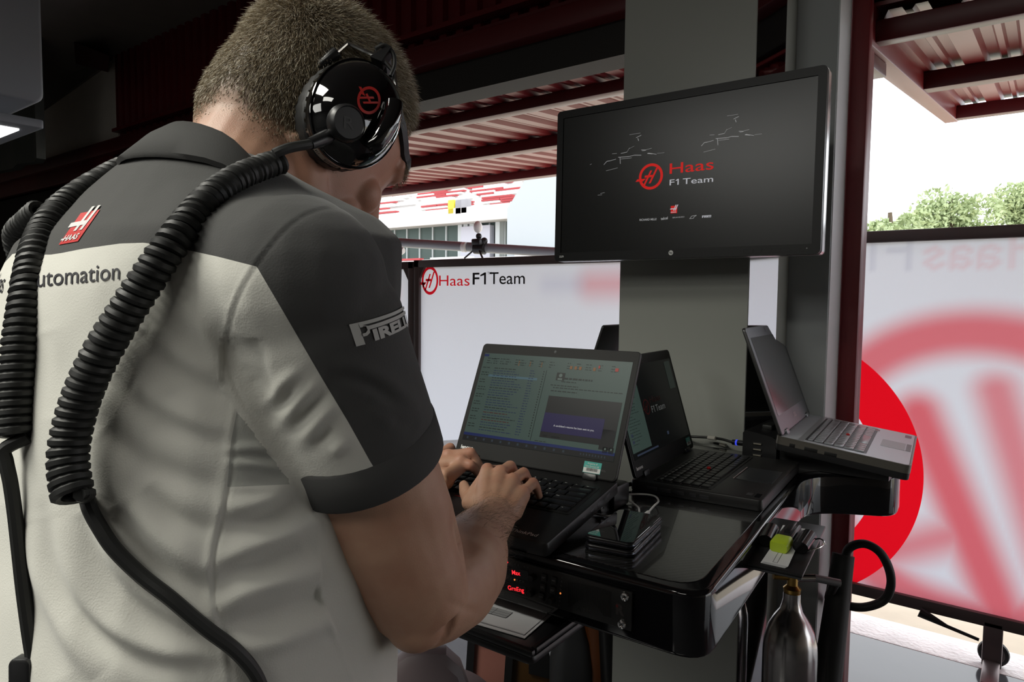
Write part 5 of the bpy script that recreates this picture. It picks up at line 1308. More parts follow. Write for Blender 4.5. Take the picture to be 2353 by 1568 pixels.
# hair cover as a smooth attribute in head space
HI = np.array(HM.inverted())
hl = (np.c_[V2, np.ones(len(V2))] @ HI.T)[:, :3]
def hairline(y): return np.interp(y, [-.12, -.085, -.06, -.035, -.01, .012, .030, .045, .062, .085, .12], [-.082, -.080, -.076, -.058, -.034, -.028, -.020, .035, .062, .086, .090])
def hair_amount(q): 
    nape = np.clip((-.02-q[:, 1])/.04, 0, 1)
    arch = nape*(.020+.020*np.exp(-((np.abs(q[:, 0])-.036)/.016)**2))
    return np.clip((q[:, 2]-hairline(q[:, 1])-arch)/.045+.45, 0, 1)*(np.abs(q[:, 0]) < .095)*(q[:, 2] > -.105)
ha = hair_amount(hl)*(np.linalg.norm(hl*np.array((1, .85, .8)), axis=1) < .14)
at = body.attributes.new('hair', 'FLOAT', 'POINT'); at.data.foreach_set('value', ha.astype(np.float32))
red = np.exp(-((hl[:, 1]-.06)/.08)**2)*(np.linalg.norm(hl, axis=1) < .17)*.4
for q in mR+pR+mL+pL+[EL_R]: red = np.maximum(red, .55*np.exp(-(np.linalg.norm(V2-np.array(q), axis=1)/.013)**2))
at = body.attributes.new('flush', 'FLOAT', 'POINT'); at.data.foreach_set('value', red.astype(np.float32))
beard = np.exp(-((hl[:, 2]+.07)/.035)**2)*np.clip((hl[:, 1]-.0)/.03, 0, 1)*(np.linalg.norm(hl, axis=1) < .16)*.45
at = body.attributes.new('stubble', 'FLOAT', 'POINT'); at.data.foreach_set('value', beard.astype(np.float32))

def skin_mat():
    m = mat('skin', (.55, .32, .22), .48, spec=.4, sss=.12)
    nt = m.node_tree; N_ = nt.nodes; L = nt.links; b = N_['Principled BSDF']
    def att(n): a = N_.new('ShaderNodeAttribute'); a.attribute_name = n; return a.outputs['Fac']
    def mix(fac, a, bcol):
        x = N_.new('ShaderNodeMix'); x.data_type = 'RGBA'; L.new(fac, x.inputs['Factor'])
        if isinstance(a, tuple): x.inputs['A'].default_value = (*a, 1)
        else: L.new(a, x.inputs['A'])
        x.inputs['B'].default_value = (*bcol, 1); return x.outputs['Result']
    tc = N_.new('ShaderNodeTexCoord'); nz = N_.new('ShaderNodeTexNoise'); nz.inputs['Scale'].default_value = 28; nz.inputs['Detail'].default_value = 4
    L.new(tc.outputs['Object'], nz.inputs['Vector'])
    mr = N_.new('ShaderNodeMapRange'); mr.inputs['From Min'].default_value = .35; mr.inputs['From Max'].default_value = .75; L.new(nz.outputs['Fac'], mr.inputs['Value'])
    c = mix(mr.outputs[0], (.50, .295, .20), (.43, .225, .15))
    c = mix(att('flush'), c, (.52, .20, .14)); c = mix(att('stubble'), c, (.26, .19, .15)); 
    c = mix(att('hair'), c, (.13, .098, .065)); L.new(c, b.inputs['Base Color'])
    fine = N_.new('ShaderNodeTexVoronoi'); fine.inputs['Scale'].default_value = 900; L.new(tc.outputs['Object'], fine.inputs['Vector'])
    bp = N_.new('ShaderNodeBump'); bp.inputs['Strength'].default_value = .25; bp.inputs['Distance'].default_value = .0004; L.new(fine.outputs['Distance'], bp.inputs['Height']); L.new(bp.outputs['Normal'], b.inputs['Normal'])
    return m
m_skin = skin_mat()
body.materials.clear(); body.materials.append(m_skin); body.name = 'person'
man = link('person', body)
tag(man, 'man with short greying hair in grey polo shirt, head bowed, typing at the black counter', 'person')
bvh_body = BVHTree.FromPolygons([tuple(v) for v in V2], [tuple(p.vertices) for p in body.polygons])

# ---- eyes
for s in (-1, 1):
    e = one(ball(HM @ Vector((s*.031, .0765, .012)), .0115), 'eye', mat('eye white', (.6, .58, .55), .2), man)
    one(ball(HM @ Vector((s*.031, .0845, .009)), .0048), 'iris', mat('grey blue iris', (.05, .07, .09), .1), e)

# ---- hair as real short strands
def strands(pts, nrm, dirs, lens, wid, mats, name, curl=.15, seed=1):
    g = np.random.default_rng(seed); n = len(pts)
    t = dirs/np.linalg.norm(dirs, axis=1)[:, None]
    a = np.cross(t, g.normal(size=(n, 3))); a /= np.linalg.norm(a, axis=1)[:, None]; b = np.cross(t, a)
    bend = nrm*(-curl)+g.normal(size=(n, 3))*.10
    Vs = []; 
    for (s_, wf) in ((0., 1.), (.55, .8)):
        c = pts+t*(lens*s_)[:, None]+bend*(lens*s_*s_)[:, None]
        for k in range(3):
            an = 2*pi*k/3; Vs.append(c+(a*math.cos(an)+b*math.sin(an))*(wid*wf)[:, None])
    Vs.append(pts+t*lens[:, None]+bend*lens[:, None])
    Vv = np.stack(Vs, 1).reshape(-1, 3)
    loc = []
    for k in range(3):
        j = (k+1) % 3; loc += [(k, j, 3+j), (k, 3+j, 3+k), (3+k, 3+j, 6)]
    loc = np.array(loc); F = (np.arange(n)[:, None, None]*7+loc[None]).reshape(-1, 3)
    me = fast_mesh(name, Vv, F, mats)
    mi = g.choice(len(mats), n, p=[.62, .26, .12][:len(mats)] if len(mats) == 3 else None)
    me.polygons.foreach_set('material_index', np.repeat(mi, 9).astype(np.int32)); return me
tri = []
for p in body.polygons:
    vs = list(p.vertices)
    for k in range(1, len(vs)-1): tri.append((vs[0], vs[k], vs[k+1]))
tri = np.array(tri)
hm = ha[tri].mean(1)
sel = np.where(hm > .08)[0]
A_, B_, C_ = V2[tri[sel, 0]], V2[tri[sel, 1]], V2[tri[sel, 2]]
ar = np.linalg.norm(np.cross(B_-A_, C_-A_), axis=1)*hm[sel]**1.6
NH = 46000
g = np.random.default_rng(5)
ch_ = g.choice(len(sel), NH, p=ar/ar.sum()); u1, u2r = g.random(NH), g.random(NH); fl = u1+u2r > 1; u1[fl], u2r[fl] = 1-u1[fl], 1-u2r[fl]
pts = A_[ch_]+(B_-A_)[ch_]*u1[:, None]+(C_-A_)[ch_]*u2r[:, None]
nn_ = np.cross((B_-A_)[ch_], (C_-A_)[ch_]); nn_ /= np.linalg.norm(nn_, axis=1)[:, None]
cen = np.array(HC); sgn = np.sign(((pts-cen)*nn_).sum(1)); nn_ *= sgn[:, None]
q = (np.c_[pts, np.ones(NH)] @ HI.T)[:, :3]
R3 = np.array(HM.to_3x3())
wh = np.array((.012, -.062, .095))                        # crown whorl in head space
fl_ = q-wh; rad = np.linalg.norm(fl_, axis=1)[:, None]; fl_ = fl_/rad
sw = np.cross(np.array((0, -.5, .85)), fl_)*.6*np.exp(-rad/.035)
fl_ = fl_+sw
topk = np.clip((q[:, 2]-.03)/.06, 0, 1); fl_[:, 1] += .5*topk*(q[:, 1] > -.05)
flow = fl_ @ R3.T
flow -= nn_*(flow*nn_).sum(1)[:, None]; flow /= np.maximum(1e-6, np.linalg.norm(flow, axis=1))[:, None]
lift_ = .45+.45*topk
dirs = nn_*lift_[:, None]+flow*(1-.25*topk)[:, None]+g.normal(size=(NH, 3))*.22
edge = np.clip((hair_amount(q)-.2)/.8, .2, 1)
lens = (.0085+.0085*topk)*g.uniform(.7, 1.25, NH)*edge
mh = [mat('hair brown', (.25, .195, .12), .45, spec=.4), mat('hair grey', (.47, .41, .30), .45, spec=.4), mat('hair pale', (.66, .61, .50), .4, spec=.4)]
link('hair', strands(pts, nn_, dirs, lens, .00021*g.uniform(.8, 1.3, NH), mh, 'hair', .25), man)
# brows
bp_, bn_ = [], []
for s in (-1, 1):
    for _ in range(260):
        t = g.random(); x = s*(.014+.036*t); p0 = HM @ Vector((x, .125, .034+.006*math.sin(pi*t*.8)+g.normal()*.0018)); d0 = (HM.to_3x3() @ Vector((0, -1, 0)))
        h = bvh_body.ray_cast(p0, d0)
        if h[0]: bp_.append(h[0]); bn_.append(h[1])
if bp_:
    bp_, bn_ = np.array([tuple(x) for x in bp_]), np.array([tuple(x) for x in bn_])
    bd = bn_*.5+np.array(HM.to_3x3() @ Vector((0, .2, -.5)))[None]+g.normal(size=bn_.shape)*.2
    link('eyebrows', strands(bp_, bn_, bd, np.full(len(bp_), .009), np.full(len(bp_), .00016), mh, 'eyebrows'), man)
# forearm hair
Pp2, D2 = pixN(V2)
ax_ = np.array(W_R-EL_R); tt = ((V2-np.array(EL_R))@ax_)/(ax_@ax_); dist_ = np.linalg.norm(V2-np.array(EL_R)-tt[:, None]*ax_, axis=1)
fm = ((tt > .30) & (tt < 1.12) & (dist_ < .06)).astype(float)*np.clip((tt-.30)/.35, 0, 1)
fmt = fm[tri].mean(1); sel2 = np.where(fmt > .05)[0]
A2, B2, C2 = V2[tri[sel2, 0]], V2[tri[sel2, 1]], V2[tri[sel2, 2]]; ar2 = np.linalg.norm(np.cross(B2-A2, C2-A2), axis=1)*fmt[sel2]
NA = 1500; c2 = g.choice(len(sel2), NA, p=ar2/ar2.sum()); pa_ = (A2+B2+C2)[c2]/3+g.normal(size=(NA, 3))*.0006
na_ = np.cross((B2-A2)[c2], (C2-A2)[c2]); na_ /= np.linalg.norm(na_, axis=1)[:, None]
cl = np.array(EL_R)+(((pa_-np.array(EL_R))@ax_)/(ax_@ax_))[:, None]*ax_; na_ *= np.sign(((pa_-cl)*na_).sum(1))[:, None]
da_ = na_*.22+np.array(rg1)[None]*.5+ax_[None]/np.linalg.norm(ax_)*.5+g.normal(size=(NA, 3))*.25
link('arm_hair', strands(pa_, na_, da_, g.uniform(.008, .017, NA), np.full(NA, .00011), [mat('arm hair brown', (.10, .075, .05), .5)], 'arm_hair', .3), man)

# ------------------------------------------------------------------ polo shirt
HEM_R = SH_R.lerp(EL_R, .475); HEM_L = SH_L.lerp(EL_L, .52)
sl = [(0.99, XM, .315, .176, .172, .150, 2.3), (1.10, XM, .315, .176, .176, .150, 2.3), (1.20, XM, .325, .178, .166, .152, 2.3), (1.30, XM, .335, .180, .150, .155, 2.3), (1.38, XM, .340, .180, .135, .153, 2.3),
      (1.43, XM, .345, .184, .120, .148, 2.6), (1.470, XM, .352, .178, .105, .136, 3.1), (1.492, XM, .358, .150, .09, .121, 2.9), (1.512, XM, .352, .112, .062, .100, 2.6), (1.530, XM, .342, .086, .04, .076, 2.3), (1.545, XM, .330, .062, .028, .050, 2.1)]
shp = [loft([ell((x, y, z), a, bf, bb, e=e, al=a+(.105 if z < 1.40 else .085 if z < 1.44 else .07 if z < 1.48 else .03)) for z, x, y, a, bf, bb, e in sl])]
def sleeve(S, E, H, out):
    ax = (H-S)
    pts = [Vector((XM+(S.x-XM)*.55, S.y+.005, S.z-.012)), S-ax*.02+Vector((0, 0, -.002)), S+ax*.22+out*.002, S+ax*.5+out*.002, S+ax*.78+out*.001, H]
    return [tube(pts, [.080, .062, .0625, .0615, .0615, .0615], 28), ball(S+Vector((0, -.002, -.002)), .063)]
shp += sleeve(SH_R, EL_R, HEM_R, Vector((.9, -.25, 0)).normalized()) + sleeve(SH_L, EL_L, HEM_L, Vector((-.9, -.25, 0)).normalized())
shirt = voxel(shp, .0042, 10, .5, sub=1)
V = vco(shirt); N = vno(shirt)
Pp, Dd = pixN(V); facing = (N*(np.array(EYE)-V)).sum(1) > -.02
disp = np.zeros(len(V))
def folds(lst, w, amp, mask=None):
    w, amp = w*1.25, amp*(.78 if abs(amp) > .003 else .8)
    for pl in lst: ridge([tuple(a) for a in catmull(pl, 4)] if len(pl) > 2 else pl, w, amp, disp, mask)
onsl = None
axr = np.array(HEM_R-SH_R); ts = ((V-np.array(SH_R))@axr)/(axr@axr); rs_ = np.linalg.norm(V-np.array(SH_R)-ts[:, None]*axr, axis=1)
is_sl = (ts > .12) & (rs_ < .086) & (V[:, 0] > -.52) & (Pp[:, 0] > 510+np.clip(Pp[:, 1]-900, 0, 300)*.75)
is_to = ~is_sl
# trunk: diagonal drag folds from the shoulder blade, long swags across the lower back, bunching at the side
folds([[(300, 740), (360, 800), (430, 860), (530, 905)], [(250, 860), (330, 930), (430, 985), (525, 1010)], [(235, 980), (330, 1060), (440, 1110), (505, 1120)]], 26, -.0065, is_to)
folds([[(420, 690), (470, 760), (515, 850)], [(330, 760), (400, 815), (480, 865), (535, 880)], [(300, 880), (380, 940), (470, 985), (525, 990)]], 22, .0060, is_to)
folds([[(355, 600), (345, 690), (330, 760)]], 30, -.006, is_to)
folds([[(130, 1180), (150, 1290), (200, 1390), (280, 1460), (380, 1500), (480, 1505)], [(60, 1200), (90, 1330), (150, 1450), (230, 1560)], [(215, 1180), (265, 1290), (340, 1370), (430, 1420), (490, 1440)], [(300, 1150), (370, 1230), (440, 1290), (490, 1310)]], 22, .0060, is_to)
folds([[(105, 1180), (125, 1300), (170, 1400), (250, 1480), (350, 1530), (480, 1540)], [(185, 1170), (230, 1290), (300, 1380), (400, 1450), (490, 1470)], [(262, 1160), (320, 1260), (400, 1330), (485, 1365)], [(330, 1120), (400, 1190), (490, 1230)]], 22, -.0060, is_to)
folds([[(20, 1150), (40, 1300), (80, 1420), (140, 1568)], [(95, 760), (120, 860), (140, 960)]], 30, -.0045, is_to)
folds([[(525, 1035), (580, 1030), (650, 1040)], [(525, 1065), (590, 1068), (660, 1080)]], 9, .0028, is_to)
folds([[(520, 1050), (590, 1050), (660, 1060)]], 7, -.0022, is_to)
folds([[(520, 1170), (590, 1160), (660, 1130)], [(500, 1290), (600, 1250), (700, 1210), (740, 1170)], [(490, 1400), (600, 1350), (700, 1320), (790, 1290)], [(520, 1500), (620, 1480), (720, 1440), (810, 1400)]], 20, .0065, is_to)
folds([[(510, 1210), (600, 1195), (690, 1160)], [(495, 1335), (600, 1300), (700, 1260)], [(500, 1450), (610, 1420), (710, 1385), (790, 1340)]], 20, -.0065, is_to)
folds([[(745, 1225), (760, 1300), (790, 1340), (760, 1410)], [(745, 1420), (800, 1490), (830, 1568)]], 10, .004, is_to)
# shirt side seam with its stitching, and the mesh panel's lower seam
seam = [(548, 905), (532, 960), (525, 1040), (515, 1110), (500, 1190), (482, 1270), (478, 1340), (490, 1420), (512, 1500), (522, 1590)]
folds([seam], 9, .0012, is_to); folds([[(x+12, y) for x, y in seam]], 4, -.0016, is_to)
folds([[(520, 1122), (600, 1122), (690, 1108)]], 7, .0012, is_to)
# armhole seam and sleeve folds
arm_seam = [(832, 506), (800, 484), (760, 478), (705, 494), (650, 535), (592, 608), (545, 690), (522, 770), (524, 850), (560, 930), (610, 1000)]
folds([arm_seam], 4, -.0012); folds([[(x-7, y-3) for x, y in arm_seam]], 6, .0007)
folds([[(590, 612), (650, 715), (740, 870), (800, 970), (850, 1060)]], 4, -.0010, is_sl)
folds([[(640, 980), (690, 920), (730, 880)], [(690, 1020), (740, 960), (775, 925)], [(610, 930), (650, 880), (690, 850)], [(760, 1045), (795, 1010)]], 13, .0036, is_sl)
folds([[(665, 1000), (715, 940), (755, 900)], [(625, 955), (670, 900)], [(720, 1035), (765, 985)]], 11, -.0034, is_sl)
folds([[(760, 840), (830, 850), (900, 890), (960, 950)], [(800, 880), (880, 930), (950, 980)], [(700, 520), (740, 590)], [(770, 490), (820, 540)], [(840, 930), (910, 975)]], 18, .0034, is_sl)
folds([[(780, 865), (860, 890), (930, 945)], [(830, 910), (900, 955), (960, 990)], [(735, 500), (775, 570)]], 15, -.0036, is_sl)
folds([[(575, 780), (590, 850), (620, 920)]], 16, -.005, is_sl)
nse = np.array([noise.noise(Vector(tuple(v*9.0)))*.0022+noise.noise(Vector(tuple(v*22.0)))*.0007 for v in V])
V2s = V+N*(disp+nse)[:, None]
shirt.vertices.foreach_set('co', V2s.astype(np.float32).ravel()); shirt.update()
# the two cloth colours meet at seams; a signed distance keeps the border clean
mir = V2s.copy(); far = mir[:, 0] < XM; mir[far, 0] = 2*XM-mir[far, 0]
Pm, _ = pixN(mir)
yoke = [(-400, 640), (40, 594), (85, 590), (140, 582), (190, 572), (275, 560), (330, 558), (400, 568), (500, 590), (590, 613), (650, 715), (740, 870), (800, 970), (850, 1060), (900, 1140), (1200, 1000), (1300, -400), (-400, -400)]
dd, _ = seg_dist(Pm, yoke+[yoke[0]]); sd = np.where(inside(Pm, yoke), dd, -dd)
frontm = (V2s[:, 1] > .40) & (V2s[:, 2] < 1.40) & ~is_sl & (rs_ > .09)
sd[frontm] = -30
at = shirt.attributes.new('dark', 'FLOAT', 'POINT'); at.data.foreach_set('value', np.clip(sd/20, -1, 1).astype(np.float32))
panel = [(548, 925), (600, 960), (660, 1010), (700, 1100), (700, 1112), (522, 1120), (530, 1020)]
dd, _ = seg_dist(Pm, panel+[panel[0]]); sd = np.where(inside(Pm, panel) & ~is_sl, dd, -dd)
at = shirt.attributes.new('mesh_panel', 'FLOAT', 'POINT'); at.data.foreach_set('value', np.clip(sd/20, -1, 1).astype(np.float32))
def shirt_mat():
    m = mat('polo knit', (.4, .4, .38), .85, spec=.2); nt = m.node_tree; N_ = nt.nodes; L = nt.links; b = N_['Principled BSDF']
    b.inputs['Sheen Weight'].default_value = .15; b.inputs['Sheen Roughness'].default_value = .5
    def stp(n):
        a = N_.new('ShaderNodeAttribute'); a.attribute_name = n; g_ = N_.new('ShaderNodeMath'); g_.operation = 'GREATER_THAN'; g_.inputs[1].default_value = 0; L.new(a.outputs['Fac'], g_.inputs[0]); return g_.outputs[0]
    x = N_.new('ShaderNodeMix'); x.data_type = 'RGBA'; L.new(stp('mesh_panel'), x.inputs['Factor']); x.inputs['A'].default_value = (.60, .595, .545, 1); x.inputs['B'].default_value = (.37, .375, .345, 1)
    y = N_.new('ShaderNodeMix'); y.data_type = 'RGBA'; L.new(stp('dark'), y.inputs['Factor']); L.new(x.outputs['Result'], y.inputs['A']); y.inputs['B'].default_value = (.058, .058, .057, 1)
    L.new(y.outputs['Result'], b.inputs['Base Color'])
    tc = N_.new('ShaderNodeTexCoord'); vo = N_.new('ShaderNodeTexVoronoi'); vo.inputs['Scale'].default_value = 700; L.new(tc.outputs['Object'], vo.inputs['Vector'])
    bp = N_.new('ShaderNodeBump'); bp.inputs['Strength'].default_value = .2; bp.inputs['Distance'].default_value = .0006; L.new(vo.outputs['Distance'], bp.inputs['Height']); L.new(bp.outputs['Normal'], b.inputs['Normal'])
    return m
m_shirt = shirt_mat(); m_dark = mat('dark grey knit', (.058, .058, .057), .85, spec=.2, bump=(900, .25, .0006))
shirt.materials.clear(); shirt.materials.append(m_shirt); shirt.name = 'polo_shirt'
so = link('polo_shirt', shirt, man); so['label'] = 'two-tone grey polo shirt'
bvh = BVHTree.FromPolygons([tuple(v) for v in V2s], [tuple(p.vertices) for p in shirt.polygons])
def hit(px, py, off=.0):
    r = ray(px, py).normalized(); h = bvh.ray_cast(EYE, r)
    if h[0] is None: return None
    n = h[1] if h[1].dot(r) < 0 else -h[1]
    return h[0]+n*off
# cuffs, collar
def cuff(S, H, E, out):
    ax = (H-S).normalized(); c0 = S.lerp(H, .84)+out*.007; 
    pr = []
    u0 = out.cross(ax).normalized(); v0 = ax.cross(u0)
    prof = [(-.020, .0600), (-.017, .0632), (.0, .0632), (.012, .0628), (.015, .0612), (.012, .0575), (-.020, .0565)]
    rg = []
    for z, r in prof: rg.append([H+ax*z+(u0*math.cos(2*pi*k/40)+v0*math.sin(2*pi*k/40))*r for k in range(40)])
    v, f = loft(rg, cap=False); n = 40; m = len(prof)
    f += [((m-1)*n+i, (m-1)*n+(i+1) % n, (i+1) % n, i) for i in range(n)]
    return v, f
for S, H, E, o_ in ((SH_R, HEM_R, EL_R, Vector((.9, -.25, 0)).normalized()), (SH_L, HEM_L, EL_L, Vector((-.9, -.25, 0)).normalized())):
    one(cuff(S, H, E, o_), 'cuff', m_dark, so, smooth=60)
cr = []
for k in range(41):
    th = math.radians(-150+300*k/40)          # 0 = nape
    dx, dy = math.sin(th), -math.cos(th)
    flare = .006*math.exp(-((th+.55)/.5)**2)
    drop = .034*max(0., min(1., (abs(th)-math.radians(42))/math.radians(60)))
    def at_(r, zc, sl_, yc=.374): y = yc+dy*r; return Vector((XM+.010+dx*r*(.86 if dx < 0 else 1.), y, zc+sl_*(y-yc)-drop))
    s_in = at_(.066, 1.490, -.55); fold = at_(.0705+flare*.3, 1.516+flare*.2, -.72); fold2 = at_(.0745+flare*.4, 1.515+flare*.2, -.72)
    mid = at_(.090+flare*.8, 1.513, -.50); hem = at_(.110+flare*1.3, 1.503, -.30); hem2 = at_(.108+flare*1.3, 1.4995, -.30); mid2 = at_(.086+flare*.8, 1.508, -.50); f3 = at_(.0725+flare*.3, 1.508, -.68)
    cr.append([s_in, fold, fold2, mid, hem, hem2, mid2, f3])
one(loft(cr), 'collar', m_dark, so, smooth=70)

# ---- printing on the shirt
def subq(g, n=6):
    v, f = [], []
    for q in g[1]:
        p = [g[0][i] for i in q]; o = len(v)
        if len(p) != 4: v += p; f.append(tuple(range(o, o+len(p)))); continue
        for j in range(n+1):
            for i in range(n+1):
                a, b = i/n, j/n; v.append(tuple(p[0][k]*(1-a)*(1-b)+p[1][k]*a*(1-b)+p[2][k]*a*b+p[3][k]*(1-a)*b for k in (0, 1)))
        f += [(o+j*(n+1)+i, o+j*(n+1)+i+1, o+(j+1)*(n+1)+i+1, o+(j+1)*(n+1)+i) for j in range(n) for i in range(n)]
    return v, f
def on_shirt(g2, fmap, name, m, off=.0006):
    v = []; 
    for x, y in g2[0]:
        px, py = fmap(x, y); h = hit(px, py, off); v.append(h if h else P(px, py, .55))
    return one((v, g2[1]), name, m, so, smooth=0, fix=False)
m_prn = mat('black shirt print', (.018, .018, .024), .6); m_prw = mat('white shirt print', (.62, .61, .60), .6); m_prr = mat('red shirt print', (.50, .018, .018), .6); m_prs = mat('pale grey shirt print', (.42, .42, .40), .6)
def affine(o, ex_, ey_): return lambda x, y: (o[0]+ex_[0]*x+ey_[0]*y, o[1]+ex_[1]*x+ey_[1]*y)
on_shirt(text_fit('utomation', 0, 0, 1, .7, .004), affine((86, 660), (190, -18), (2, -56)), 'lettering', m_prn)
on_shirt(text_fit('A', 0, 0, 1, .7, .004), affine((50, 661), (34, -1), (2, -56)), 'lettering', m_prn)
qa, qb = hit(86, 660), hit(276, 642); wd = (qb.x-qa.x)*.53; x1_ = hit(12, 650); x1_ = x1_.x if x1_ else qa.x-.05
hv, hf = text_fit('Haas', 0, 0, wd, (qb.x-qa.x)*.175, .004); hw = []
for x, y in hv:
    o_ = Vector((x1_-wd+x, -.3, qa.z-.004+y)); h = bvh.ray_cast(o_, Vector((0, 1, 0)))
    hw.append(h[0]+Vector((0, -.0008, 0)) if h[0] else o_)
one((hw, hf), 'lettering', m_prn, so, smooth=0, fix=False)
rd, wh_ = badge()
bf = affine((186, 520), (44, -8), (46, -66))
bb_ = on_shirt(grid2d(-.5, -.6, .5, .5, 10, 10), bf, 'badge', m_prr); bb_['label'] = 'red square badge on the yoke'
on_shirt(join2d(subq(join2d(quad2d(-.14, -.18, .01, .66, .12), quad2d(.17, -.18, .32, .66, .12), quad2d(-.62, .0, .24, .16), quad2d(-.52, -.46, -.34, -.40))), text_fit('HAAS', -.40, -.50, .74, .20, .03)), bf, 'badge_mark', m_prw, .0010)
# word mark wrapped round the sleeve
axn = (HEM_R-SH_R).normalized(); e1 = axn.cross(Vector((0, 0, 1))).normalized(); e2 = axn.cross(e1)
def wrap(th, t):
    c = SH_R+axn*t; d = e1*math.cos(th)+e2*math.sin(th); h = bvh.ray_cast(c+d*.14, -d, .14)
    return (h[0]+d*.0012) if h[0] else c+d*.07
def solve(px, py):
    best = None
    for it, (dt, ds, n) in enumerate(((pi, .10, 36), (.12, .012, 14), (.02, .002, 10))):
        c = (0, .12) if best is None else best[1:]
        for i in range(-n, n+1):
            for j in range(-8, 9):
                th, t = c[0]+dt*i/n, c[1]+ds*j/8; p = wrap(th, t)
                if (p-EYE).length > (SH_R.lerp(EL_R, .4)-EYE).length+.03: continue
                x, y, _ = pix(p); e = (x-px)**2+(y-py)**2
                if best is None or e < best[0]: best = (e, th, t)
    return best[1:]
ta, tb, tc_ = solve(802, 746), solve(819, 797), solve(866, 730)
def wmap(u, v): return wrap(ta[0]+(tc_[0]-ta[0])*u/1.42+(tb[0]-ta[0])*(1-v), ta[1]+(tc_[1]-ta[1])*u/1.42+(tb[1]-ta[1])*(1-v))
lg = tyre_logo()
one(([wmap(x, y) for x, y in lg[0]], lg[1]), 'word_mark', m_prs, so, smooth=0, fix=False)

# ---- trousers and shoes below the frame
m_tr = mat('black trousers', (.012, .012, .014), .8)
tp = [loft([ell((XM, y, z), a, .125, .12, e=2.2) for z, y, a in ((.86, .27, .185), (.95, .29, .19), (1.03, .305, .185))])]
for s in (-1, 1):
    tp.append(tube([(XM+s*.09, .27, .90), (XM+s*.105, .285, .70), (XM+s*.115, .30, .50), (XM+s*.12, .29, .28), (XM+s*.125, .27, .09)], [.098, .088, .072, .066, .062], 20))
tm = voxel(tp, .009, 6); tm.materials.append(m_tr); link('trousers', tm, man)
for s in (-1, 1):
    one(loft([ell((XM+s*.13, .31, z), .05, b, .10, e=2.4) for z, b in ((0, .15), (.02, .155), (.05, .14), (.085, .06), (.11, .03))]), 'shoe', mat('black shoe leather', (.01, .01, .01), .4), man)

# ================================================================== HEADSET
hs = thing('headset', 'glossy black two-cup headset with red emblem and coiled cords on his head', 'headset', HM)
m_gloss = mat('piano black shell', (.004, .004, .0045), .05, spec=.5, coat=1.0); m_cush = mat('black ear cushion', (.012, .012, .012), .5)
def cup(s):
    M = HM @ Matrix.Translation((s*.079, -.004, .004)) @ (Matrix(((0, 0, 1, 0), (1, 0, 0, 0), (0, 1, 0, 0), (0, 0, 0, 1))) if s > 0 else Matrix(((0, 0, -1, 0), (-1, 0, 0, 0), (0, 1, 0, 0), (0, 0, 0, 1)))) @ Matrix.Diagonal((.87, .87, .90, 1))
    n = 48
    def ring(z, a, b, dy=0): return [M @ Vector((a*math.cos(2*pi*k/n)*(1+.0*k), b*math.sin(2*pi*k/n)+dy, z)) for k in range(n)]
    rb_ = []
    for z, a, b in ((-.012, .036, .046), (-.010, .047, .056), (.0, .050, .060), (.010, .050, .060), (.015, .046, .056)):
        rb_.append([M @ Vector(((a+.0012*(k % 2))*math.cos(2*pi*k/64), (b+.0012*(k % 2))*math.sin(2*pi*k/64), z)) for k in range(64)])
    cu = one(loft(rb_), 'ear_cushion', m_cush, hs)
    sh = one(loft([ring(.010, .047, .056), ring(.014, .0505, .0605), ring(.024, .0505, .0605), ring(.030, .0485, .0585), ring(.040, .044, .053), ring(.049, .036, .0435), ring(.0545, .024, .030), ring(.0565, .010, .013)]), 'cup_shell', m_gloss, hs, smooth=50)
    one(loft([ring(.0225, .0512, .0612), ring(.0235, .0518, .0618), ring(.0265, .0518, .0618), ring(.0275, .0512, .0612)]), 'shell_seam', m_gloss, hs)
    return M, sh
MR, shR = cup(1); MLc, shL = cup(-1)
bsh = BVHTree.FromPolygons([v.co.copy() for v in shR.data.vertices], [tuple(p.vertices) for p in shR.data.polygons])
def cup_hit(px, py, off=.0006):
    r = ray(px, py).normalized(); h = bsh.ray_cast(EYE, r)
    if h[0] is None: return P(px, py, .62)
    n = h[1] if h[1].dot(r) < 0 else -h[1]; return h[0]+n*off
th_ = -.25
em = emblem()
E_ = ([(x*math.cos(th_)-y*math.sin(th_), x*math.sin(th_)+y*math.cos(th_)) for x, y in em[0]], em[1])
HS_PX = (0, 0)
def cupmap(x, y): return cup_hit(847+27*x-4*y*0, 231-32*y)
E90 = ([(-y*.0+x, y) for x, y in em[0]], em[1])
# the emblem lies on its side on the shell
rot = math.radians(-62)
E90 = ([(x*math.cos(rot)-y*math.sin(rot), x*math.sin(rot)+y*math.cos(rot)) for x, y in em[0]], em[1])
o = one(([cupmap(x, y) for x, y in E90[0]], E90[1]), 'emblem', mat('red shell print', (.55, .025, .02), .35), shR, smooth=0, fix=False); o['label'] = 'red ring emblem on the shell'
kc = cup_hit(794, 284, 0.); kn = (kc-(MR @ Vector((0, 0, .0)))).normalized(); zc_ = Vector(MR.col[2][:3])
kf = axis_frame(kc-zc_*.004, (zc_+kn*.3))
kb = one(xf(lathe([(0, 0), (.0155, 0), (.0165, .004), (.0160, .010), (.0140, .0125), (.0132, .0115), (0, .0115)], 32), kf), 'mic_pivot', m_satin, hs)
one(xf(lift(text_fit('R', -.005, -.005, .010, .010, .01)), kf @ Matrix.Translation((0, 0, .0118))), 'lettering', mat('dim pivot mark', (.03, .03, .03), .4), kb, smooth=0, fix=False)
# boom holder along the lower front rim
bl = [cup_hit(898, 236, .004), cup_hit(890, 262, .007), cup_hit(875, 295, .008), cup_hit(855, 322, .007), cup_hit(842, 338, .004)]
one(tube(catmull(bl, 5), [.005]+[.0085]*19+[.005], 12), 'boom_holder', m_gloss, hs)
